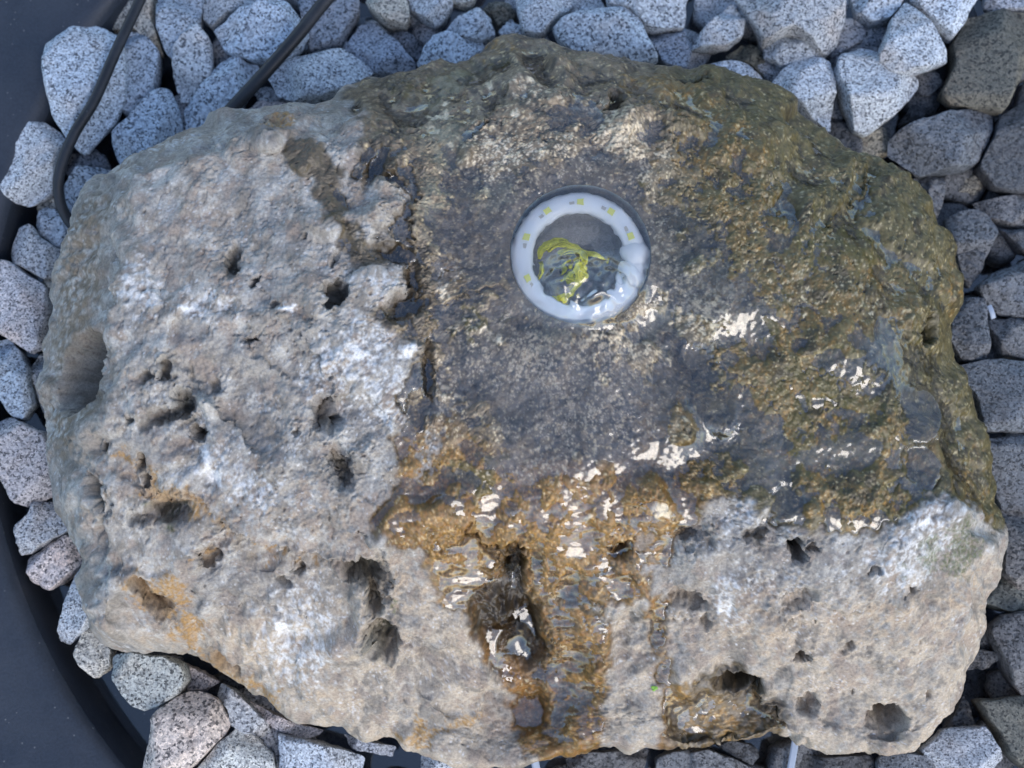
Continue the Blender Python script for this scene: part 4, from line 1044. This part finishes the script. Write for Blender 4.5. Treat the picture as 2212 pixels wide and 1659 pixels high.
st(2,2,[(1980,740),(2090,650),(2300,640),(2330,1230),(2212,1200),(2130,1100),(2070,950),(1990,800)],1,13,WETC,1,'upright dark chip with yellow lichen spots by the right front corner',G_RIGHT)
st(2,2,[(1860,880),(1970,890),(2075,940),(1990,1010),(1850,1030)],-5,9,WETL,0.5,'small light triangular chip poking out by the right front corner',G_RIGHT)
st(2,2,[(1900,720),(1960,690),(1990,820),(1980,890),(1880,900)],-8,10,WETC,1,None,G_LOW)
st(2,2,[(2070,-60),(2300,-60),(2320,520),(2212,550),(2060,400),(2080,200)],0,12,WETL,0.7,None,G_RIGHT)
st(2,2,[(1950,500),(2050,400),(2200,490),(2300,560),(2212,640),(2080,650),(1950,590)],-4,11,OLV,1,None,G_RIGHT)
# --- right
st(2,1,[(1740,710),(1950,680),(2320,690),(2320,1150),(2100,1152),(1920,1150),(1880,900)],1,12,WETL,0.8,'broad flat wet chip pressed against the right flank of the rock',G_RIGHT)
st(2,1,[(1925,1190),(2212,1168),(2320,1180),(2320,1659),(2080,1659),(1990,1450),(1950,1250)],0,12,WETL,0.8,None,G_RIGHT)
st(2,1,[(1720,560),(1740,400),(1830,280),(1950,280),(1975,600),(1960,680),(1800,690)],-2,12,WETC,1,None,G_RIGHT)
st(2,1,[(1970,410),(2320,420),(2320,690),(2200,670),(2040,650)],-3,11,WETC,1,None,G_RIGHT)
st(2,1,[(1890,200),(2000,120),(2200,30),(2320,10),(2320,400),(2140,400),(1990,350)],0,12,WETC,1,None,G_RIGHT)
st(2,1,[(1750,-40),(1960,-60),(1930,100),(1850,210),(1790,100)],-3,11,WETC,1,None,G_RIGHT)
# --- back right
st(2,0,[(300,-60),(1060,-60),(1050,150),(1000,290),(920,360),(700,210),(530,290),(470,200),(400,90)],4,14,DRYT,0,'biggest pale granite chip behind the rock',G_BACK)
st(2,0,[(520,310),(700,200),(860,320),(960,410),(800,390),(640,440),(540,370)],-1,11,DRYT,0,None,G_BACK)
st(2,0,[(40,330),(150,180),(320,10),(410,130),(380,240),(280,310),(200,310)],2,11,DRYT,0,None,G_BACK)
st(2,0,[(100,480),(190,420),(300,400),(420,420),(520,500),(570,570),(430,580),(250,540)],-5,11,DRYT,0,None,G_BACK)
st(2,0,[(280,360),(380,280),(520,330),(560,420),(620,450),(540,520),(420,420)],-10,10,OLV,0,None,G_LOW)
st(2,0,[(570,530),(640,450),(780,360),(840,380),(960,410),(985,600),(960,850),(880,780),(690,660),(580,590)],1,12,DRYT,0,'pale chip with a faceted peak touching the back right edge',G_BACK)
st(2,0,[(980,480),(1010,380),(1170,300),(1300,330),(1530,500),(1540,570),(1390,740),(1200,870),(1120,850),(1060,700)],3,14,(0.98,0.98,0.98),0,'heart-shaped pale chip beneath the triangular one',G_BACK)
st(2,0,[(1250,400),(1300,250),(1350,130),(1450,0),(1560,110),(1720,350),(1730,400),(1600,440),(1430,490),(1320,460)],9,11,DRYT,0,'triangular pale chip lying on top of the heart-shaped one',G_BACK)
st(2,0,[(1090,-60),(1440,-60),(1400,60),(1330,130),(1220,150),(1120,90)],2,12,DRYT,0,None,G_BACK)
st(2,0,[(1490,0),(1500,-60),(1960,-60),(1860,60),(1760,250),(1640,160),(1530,60)],6,12,DRYT,0,'pale wedge with a sharp point beside the triangular chip',G_BACK)
st(2,0,[(950,380),(1040,180),(1130,110),(1200,180),(1150,290),(1010,360)],-6,10,DRK,0,None,G_BACK)
st(2,0,[(1140,310),(1230,190),(1340,150),(1300,300)],-9,9,DRK,0,None,G_LOW)
st(2,0,[(1850,100),(2050,60),(2320,80),(2320,380),(2212,440),(2120,640),(2060,750),(1900,720),(1720,700),(1660,620),(1750,450),(1740,300),(1790,220)],2,13,OLV,0.6,'large dark brownish chip where the dry chips turn wet',G_RIGHT)
st(2,0,[(1340,910),(1400,850),(1560,790),(1800,730),(1960,690),(2030,750),(2000,880),(1920,1060),(1780,1110),(1550,1140),(1430,1080),(1330,1000)],2,13,WETC,1,'oval salt-and-pepper wet chip near the right shoulder of the rock',G_RIGHT)
st(2,0,[(2040,760),(2212,660),(2320,640),(2320,1230),(2150,1260),(2000,1220),(1900,1090),(1990,900)],-1,13,WETD,1,None,G_RIGHT)
st(2,0,[(1480,490),(1640,450),(1665,560),(1600,630),(1520,620)],-6,10,WETC,0.8,None,G_LOW)
st(2,0,[(1390,810),(1500,660),(1570,700),(1570,790)],-9,9,WETD,1,None,G_LOW)
st(2,0,[(1020,900),(1110,860),(1320,830),(1340,1000),(1230,1030),(1090,1010)],-7,10,(0.62,0.58,0.48),0.5,None,G_LOW)
st(2,0,[(1730,1160),(1880,1100),(1960,1180),(1900,1270),(1780,1250)],-9,9,(0.42,0.37,0.30),1,None,G_LOW)
st(2,0,[(1500,1150),(1700,1140),(1690,1280),(1640,1440),(1580,1250)],-4,11,WETC,1,None,G_RIGHT)
st(2,0,[(1700,1410),(1830,1360),(1980,1400),(2040,1500),(1960,1680),(1780,1690),(1720,1520)],-2,12,WETC,1,None,G_RIGHT)
st(2,0,[(1880,1310),(2212,1265),(2320,1300),(2320,1480),(2100,1470),(1960,1400)],-5,11,WETC,1,None,G_RIGHT)
st(2,0,[(2050,1480),(2320,1500),(2320,1670),(2180,1620)],-3,10,WETD,1,None,G_RIGHT)
st(2,0,[(1950,40),(1960,-60),(2320,-60),(2320,70),(2000,85)],-2,11,DRK,0.3,None,G_BACK)
# --- back centre
st(1,0,[(150,0),(200,-60),(420,-60),(445,130),(420,170),(290,160),(190,70)],2,12,BEI,0,None,G_BACK)
st(1,0,[(430,0),(440,-60),(700,-60),(730,40),(660,130),(610,170),(550,140),(460,80)],2,12,DRYT,0,None,G_BACK)
st(1,0,[(690,-60),(890,-60),(850,20),(770,45),(710,10)],1,10,BEI,0,None,G_BACK)
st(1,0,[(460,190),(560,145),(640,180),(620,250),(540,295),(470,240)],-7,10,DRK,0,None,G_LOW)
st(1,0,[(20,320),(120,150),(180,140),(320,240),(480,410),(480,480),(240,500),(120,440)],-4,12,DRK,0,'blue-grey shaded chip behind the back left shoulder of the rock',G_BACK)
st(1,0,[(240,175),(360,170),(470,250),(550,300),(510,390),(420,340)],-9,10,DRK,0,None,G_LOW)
st(1,0,[(650,215),(740,130),(890,55),(960,100),(1000,220),(900,265),(700,245)],2,11,DRYT,0,None,G_BACK)
st(1,0,[(480,420),(600,250),(700,240),(900,250),(930,290),(850,400),(780,460),(600,470)],0,12,DRYT,0,'pale chip wedged under the hump at the back of the rock',G_BACK)
st(1,0,[(910,60),(960,20),(1100,30),(1130,130),(1020,185),(980,120)],-9,10,OLV,0,None,G_LOW)
st(1,0,[(1010,215),(1100,130),(1170,190),(1170,260),(1060,260)],-5,10,DRYT,0,None,G_BACK)
st(1,0,[(1130,0),(1120,-60),(1510,-60),(1480,60),(1410,110),(1300,240),(1180,220),(1140,90)],2,12,DRYT,0,None,G_BACK)
st(1,0,[(1360,200),(1500,110),(1640,60),(1800,50),(1930,130),(1960,210),(2060,400),(1900,450),(1560,430),(1430,310)],3,13,DRYT,0,'long flat pale chip running along the back edge of the rock',G_BACK)
st(1,0,[(1500,85),(1640,20),(1690,60),(1500,130)],-3,9,BLU,0,None,G_BACK)
st(1,0,[(1700,-60),(2270,-60),(2230,30),(2240,180),(2050,200),(1965,195),(1870,80),(1730,30)],2,12,DRYT,0,None,G_BACK)
st(1,0,[(1980,220),(2212,160),(2270,330),(2230,470),(2080,440),(2000,320)],-5,12,DRK,0,None,G_BACK)

Z_CHIP = -0.094
def stone_mesh(poly, th, seed, na=72, hi=True):
    """poly: outline in metres relative to its centre; returns verts, faces with a faceted broken-stone shape"""
    rng = np.random.default_rng(seed)
    P = np.asarray(poly, float)
    for _ in range(1):       # round the corners a little
        a = P * 0.93 + np.roll(P, -1, 0) * 0.07; b = P * 0.07 + np.roll(P, -1, 0) * 0.93
        P = np.stack([a, b], 1).reshape(-1, 2)
    cl = np.vstack([P, P[:1]]); s = np.concatenate([[0], np.cumsum(np.hypot(*np.diff(cl, axis=0).T))])
    t = np.linspace(0, s[-1], na, endpoint=False)
    O = np.stack([np.interp(t, s, cl[:, 0]), np.interp(t, s, cl[:, 1])], -1)
    ph = rng.uniform(0, 6.28, 6); tt = t / s[-1] * 2 * math.pi
    size = math.sqrt(abs(0.5 * np.sum(O[:, 0] * np.roll(O[:, 1], -1) - O[:, 1] * np.roll(O[:, 0], -1))))
    wob = sum(np.sin(k * tt + ph[i]) * a for i, (k, a) in enumerate(((7, .005), (11, .005), (17, .004), (26, .003))))
    O = O * (1 + wob)[:, None]
    h = th * 1e-3
    def crest(x, y, sgn):
        # intersection of tilted planes = faceted cap
        z = None
        a = rng.uniform(0, 6.28); tilt = rng.uniform(0.06, 0.38)
        z = h * rng.uniform(0.75, 0.95) + tilt * (x * math.cos(a) + y * math.sin(a))
        b0 = rng.uniform(0, 6.28)
        for k in range(4):
            b = b0 + k * 1.57 + rng.uniform(-0.5, 0.5)
            slope = rng.uniform(0.5, 1.3)
            e = size * rng.uniform(0.15, 0.5)
            z = np.minimum(z, h * 0.95 - slope * (x * math.cos(b) + y * math.sin(b) - e))
        return z
    up = [1.0, 0.992, 0.975, 0.945, 0.90, 0.84, 0.77, 0.69, 0.60, 0.50, 0.39, 0.27, 0.14] if hi else [1.0, 0.95, 0.84, 0.65, 0.42, 0.2]
    V = []; nz = rng.uniform(-1, 1, (7, 3)); nz /= np.linalg.norm(nz, axis=1)[:, None]; np_ = rng.uniform(0, 6.28, 7)
    sc = np.array([1, 1.7, 2.3, 3.4, 5, 7.5, 11]) * 2.2 / size; am = np.array([.5, .55, .55, .45, .36, .28, .22]) * 0.00070
    st8 = rng.bit_generator.state
    rows = []
    for part in ('bot', 'top'):
        fr = up if part == 'top' else ([0.97, 0.85, 0.6, 0.25] if hi else [0.9, 0.5])
        xs = np.array(fr)[:, None] * O[None, :, 0]; ys = np.array(fr)[:, None] * O[None, :, 1]
        f = np.array(fr)[:, None] * np.ones(na)[None]
        z = crest(xs, ys, 1)
        z = np.minimum(z, h * 1.15 * np.clip(1 - f ** 20, 0, 1) ** 0.5 + 0.0003)
        z = np.maximum(z, 0)
        if part == 'bot': z = -0.75 * z - 0.0012
        rows.append(np.stack([xs, ys, z], -1) if part == 'top' else np.stack([xs, ys, z], -1)[::-1])
    G = np.concatenate(rows, 0)
    nrow = G.shape[0]
    X = G.reshape(-1, 3)
    disp = sum(am[i] * np.sin(X @ nz[i] * sc[i] * 2 + np_[i] + 1.5 * np.sin(X @ nz[(i + 3) % 7] * sc[i])) for i in range(7))
    r = X / np.maximum(np.linalg.norm(X, axis=1), 1e-6)[:, None]
    X = X + r * disp[:, None] * 0.6
    bot_c = np.array([[0, 0, X[:na, 2].mean()]]); top_c = np.array([[0, 0, X[-na:, 2].mean()]])
    V = np.vstack([X, bot_c, top_c]); nb = len(X)
    F = [tuple(q) for q in ring_faces(nrow, na)]
    F += [(nb, (k + 1) % na, k) for k in range(na)]
    F += [(nb + 1, (nrow - 1) * na + k, (nrow - 1) * na + (k + 1) % na) for k in range(na)]
    return V, F

NAMED = []
def default_label(group, tint, wet_, size, c):
    big = 'large' if size > 0.042 else ('small' if size < 0.024 else 'mid-sized')
    tone = {id(BEI): 'beige', id(BLU): 'bluish', id(DRK): 'shaded blue-grey', id(PNK): 'pinkish', id(OLV): 'olive-stained', id(WETC): 'wet dark grey',
            id(WETD): 'wet near-black', id(WETL): 'wet mid-grey'}.get(id(tint), 'wet brownish' if wet_ else 'pale grey')
    deep = ' low' if group == G_LOW else ''
    near = sorted(NAMED, key=lambda q: (q[0] - c[0]) ** 2 + (q[1] - c[1]) ** 2)
    return f'{big}{deep} {tone} granite chip beside the {near[0][2]}'
for (pts, lay, th, tint, wet_, label, group) in S:
    if label:
        P = np.array(pts); x, y = at_z(P[:, 0], P[:, 1], -0.094)
        w = label.split()
        for stop in (' touching', ' lying', ' under', ' standing', ' behind', ' beneath', ' tucked', ' wedged', ' leaning', ' by ', ' below', ' in ', ' beside', ' off', ' next', ' poking', ' pressed', ' where', ' near', ' crossed', ' at ', ' running', ' with a', ' with few', ' with yellow', ','):
            label = label.split(stop)[0]
        NAMED.append((x.mean(), y.mean(), label.replace('granite ', '')))

rngc = np.random.default_rng(77)
centres = []
for k, (pts, lay, th, tint, wet_, label, group) in enumerate(S):
    z = Z_CHIP + lay * 1e-3
    P = np.array(pts, float)
    x, y = at_z(P[:, 0], P[:, 1], z)
    c = np.array([x.mean(), y.mean()])
    poly = np.stack([x - c[0], y - c[1]], -1)
    if 0.5 * np.sum(poly[:, 0] * np.roll(poly[:, 1], -1) - poly[:, 1] * np.roll(poly[:, 0], -1)) < 0: poly = poly[::-1]
    size = math.sqrt(abs(0.5 * np.sum(poly[:, 0] * np.roll(poly[:, 1], -1) - poly[:, 1] * np.roll(poly[:, 0], -1))))
    V, F = stone_mesh(poly, th * min(1.0, 0.45 + size / 0.07), 1000 + k)
    o = mesh_obj('granite_chip', V, F, M_GRANITE)
    o.location = (c[0], c[1], z - 0.002)
    j = rngc.uniform(0.78, 1.10); e = rngc.normal(0, 0.035)
    o.color = (tint[0] * j * (1 + e), tint[1] * j, tint[2] * j * (1 - e), wet_)
    tag(o, label or default_label(group, tint, wet_, size, c), 'granite chip', group)
    centres.append((c[0], c[1], size))

# lower layer of chips filling the basin round the rock
def in_rock(x, y, grow):
    # polar test against the outline
    R = np.hypot(ox - BX, oy - BY); A = np.arctan2(oy - BY, ox - BX); i = np.argsort(A)
    a = np.arctan2(y - BY, x - BX); r = np.hypot(x - BX, y - BY)
    return r < np.interp(a, A[i], R[i], period=2 * math.pi) + grow
protos = []
for q in range(8):
    rg = np.random.default_rng(300 + q); n = rg.integers(6, 9)
    a = np.sort(np.linspace(0, 6.283, n, endpoint=False) + rg.uniform(-0.25, 0.25, n)); r = 0.017 * rg.uniform(0.75, 1.25, n)
    el = rg.uniform(0.75, 1.0)
    protos.append(stone_mesh(np.stack([r * np.cos(a), r * np.sin(a) * el], -1), 12, 500 + q, 28, False))
pm = [None] * 8
placed = []
cnt = 0
for layer, (zl, rmin) in enumerate(((-0.1100, 0.0225), (-0.126, 0.031))):
    here = []
    for tr_ in range(6000):
        x = rngc.uniform(-0.29, 0.30); y = rngc.uniform(-0.24, 0.24)
        rb = math.hypot(x - BCX, y - BCY)
        if rb > BR - (0.022 if layer == 0 else 0.03) or in_rock(x, y, 0.014 if layer == 0 else 0.012): continue
        ix, iy = x / (0.25), y / 0.20
        if layer == 1 and (abs(x) > 0.235 or abs(y) > 0.185): continue
        # near the left wall the black floor shows between the chips
        if x < -0.205 and layer == 0 and rngc.random() < 0.5: continue
        if rb > BR - 0.045 and x < -0.1: continue
        if any((x - a) ** 2 + (y - b) ** 2 < rmin ** 2 for a, b in here): continue
        here.append((x, y)); 
        q = int(rngc.integers(8))
        if pm[q] is None:
            o = mesh_obj('granite_chip', protos[q][0], protos[q][1], M_GRANITE); pm[q] = o.data
        else:
            o = bpy.data.objects.new('granite_chip', pm[q]); C.objects.link(o)
        sc_ = rngc.uniform(0.75, 1.0)
        o.location = (x, y, zl); o.scale = (sc_, sc_, sc_)
        o.rotation_euler = (rngc.uniform(-0.25, 0.25), rngc.uniform(-0.25, 0.25), rngc.uniform(0, 6.28))
        wetf = smst(0.04, 0.12, x + 0.5 * (-y)) if True else 0
        w_ = 1.0 if wetf > 0.5 else 0.0
        base = np.array(WETC if w_ else (0.85, 0.86, 0.90)) * rngc.uniform(0.85, 1.1)
        if layer == 1: w_ = 1.0; base = np.array(WETD) * rngc.uniform(0.9, 1.3)
        o.color = (*base, w_)
        outer = abs(x) > 0.225 or abs(y) > 0.175
        tag(o, ('wet dark' if w_ else 'dry grey') + ' granite chip buried under the top layer of chips', 'granite chip', G_LOW)
        cnt += 1
print('lower chips', cnt)

# ------------------------------------------------------------------ cables
def cable(pts, r, label, squash=0.8):
    P = [(*[float(q) for q in at_z(px, py, z)], z) for px, py, z in pts]
    path = spline(P, 14)
    base = path[0].copy()
    V, F = tube(path - base, r, 14, squash)
    o = mesh_obj('power_cable', V, F, M_CABLE); o.location = base.tolist()
    tag(o, label, 'cable', 'black cables running under the rock')
cable([(560,-620,-0.079),(430,-300,-0.079),(370,-150,-0.078),(330,-60,-0.078),(298,10,-0.078),(250,112,-0.0765),(205,215,-0.0765),(160,290,-0.077),(132,360,-0.079),(126,415,-0.083),(140,462,-0.088),(170,500,-0.094),(215,530,-0.100)], 0.0025,
      'thinner black cable curving round a pointed chip and under the rock')
cable([(1120,-620,-0.078),(950,-320,-0.077),(840,-170,-0.075),(770,-75,-0.074),(700,5,-0.074),(640,80,-0.0735),(570,160,-0.074),(505,230,-0.078),(450,290,-0.084),(400,340,-0.092)], 0.0031,
      'thicker straight black cable running over pale chips under the rock')

# ------------------------------------------------------------------ small plastic offcuts and a leaf
def strip(p0, p1, w, z0, z1, label):
    a = np.array([*[float(q) for q in at_z(*p0, z0)], z0]); b = np.array([*[float(q) for q in at_z(*p1, z1)], z1])
    d = b - a; s = np.cross(d, [0, 0, 1.0]); s /= np.linalg.norm(s); nn = np.cross(s, d); nn /= np.linalg.norm(nn)
    V = []; n = 8
    for k in range(n):
        t = k / (n - 1); c = d * t + nn * 0.0006 * math.sin(3.1 * t)
        for (u, v) in ((-1, -.25), (1, -.25), (1, .25), (.6, .45), (-.6, .45), (-1, .25)):
            V.append(c + s * u * w / 2 + nn * v * w / 2)
    F = [tuple(f) for f in ring_faces(n, 6)] + [tuple(range(6))[::-1], tuple(range((n - 1) * 6, n * 6))]
    o = mesh_obj('plastic_strip', V, F, M_STRIP, None, False); o.location = a.tolist()
    tag(o, label, 'plastic strip')
strip((1700,1700), (1718,1600), 0.0030, -0.099, -0.095, 'narrow white plastic strip sticking out from under the front edge')
strip((1165,1690), (1148,1610), 0.0034, -0.106, -0.101, 'bluish white plastic strip in the water gap below the rock')
strip((2146,688), (2136,660), 0.0022, -0.084, -0.083, 'tiny white plastic piece lying on wet chips by the right flank')

def leaf():
    x, y = pw(1413, 1487); x = float(x); y = float(y); z = float(sample(HT, x, y)) + 0.0006
    V, F = [], []
    for q, (a0, l) in enumerate(((0.3, 0.0013), (2.5, 0.0012), (4.4, 0.0010))):
        b = len(V); n = 8
        cx, cy = 0.0009 * math.cos(a0), 0.0009 * math.sin(a0)
        V.append((cx, cy, 0.0004))
        for k in range(n):
            a = 2 * math.pi * k / n; V.append((cx + l * math.cos(a), cy + 0.8 * l * math.sin(a), 0.0001 * math.sin(2 * a)))
        F += [(b, b + 1 + k, b + 1 + (k + 1) % n) for k in range(n)]
    o = mesh_obj('leaflet', V, F, M_LEAF); o.location = (x, y, z); o.scale = (0.7, 0.7, 0.7)
    tag(o, 'tiny bright green leaflet stuck on the wet front face', 'leaf')
leaf()
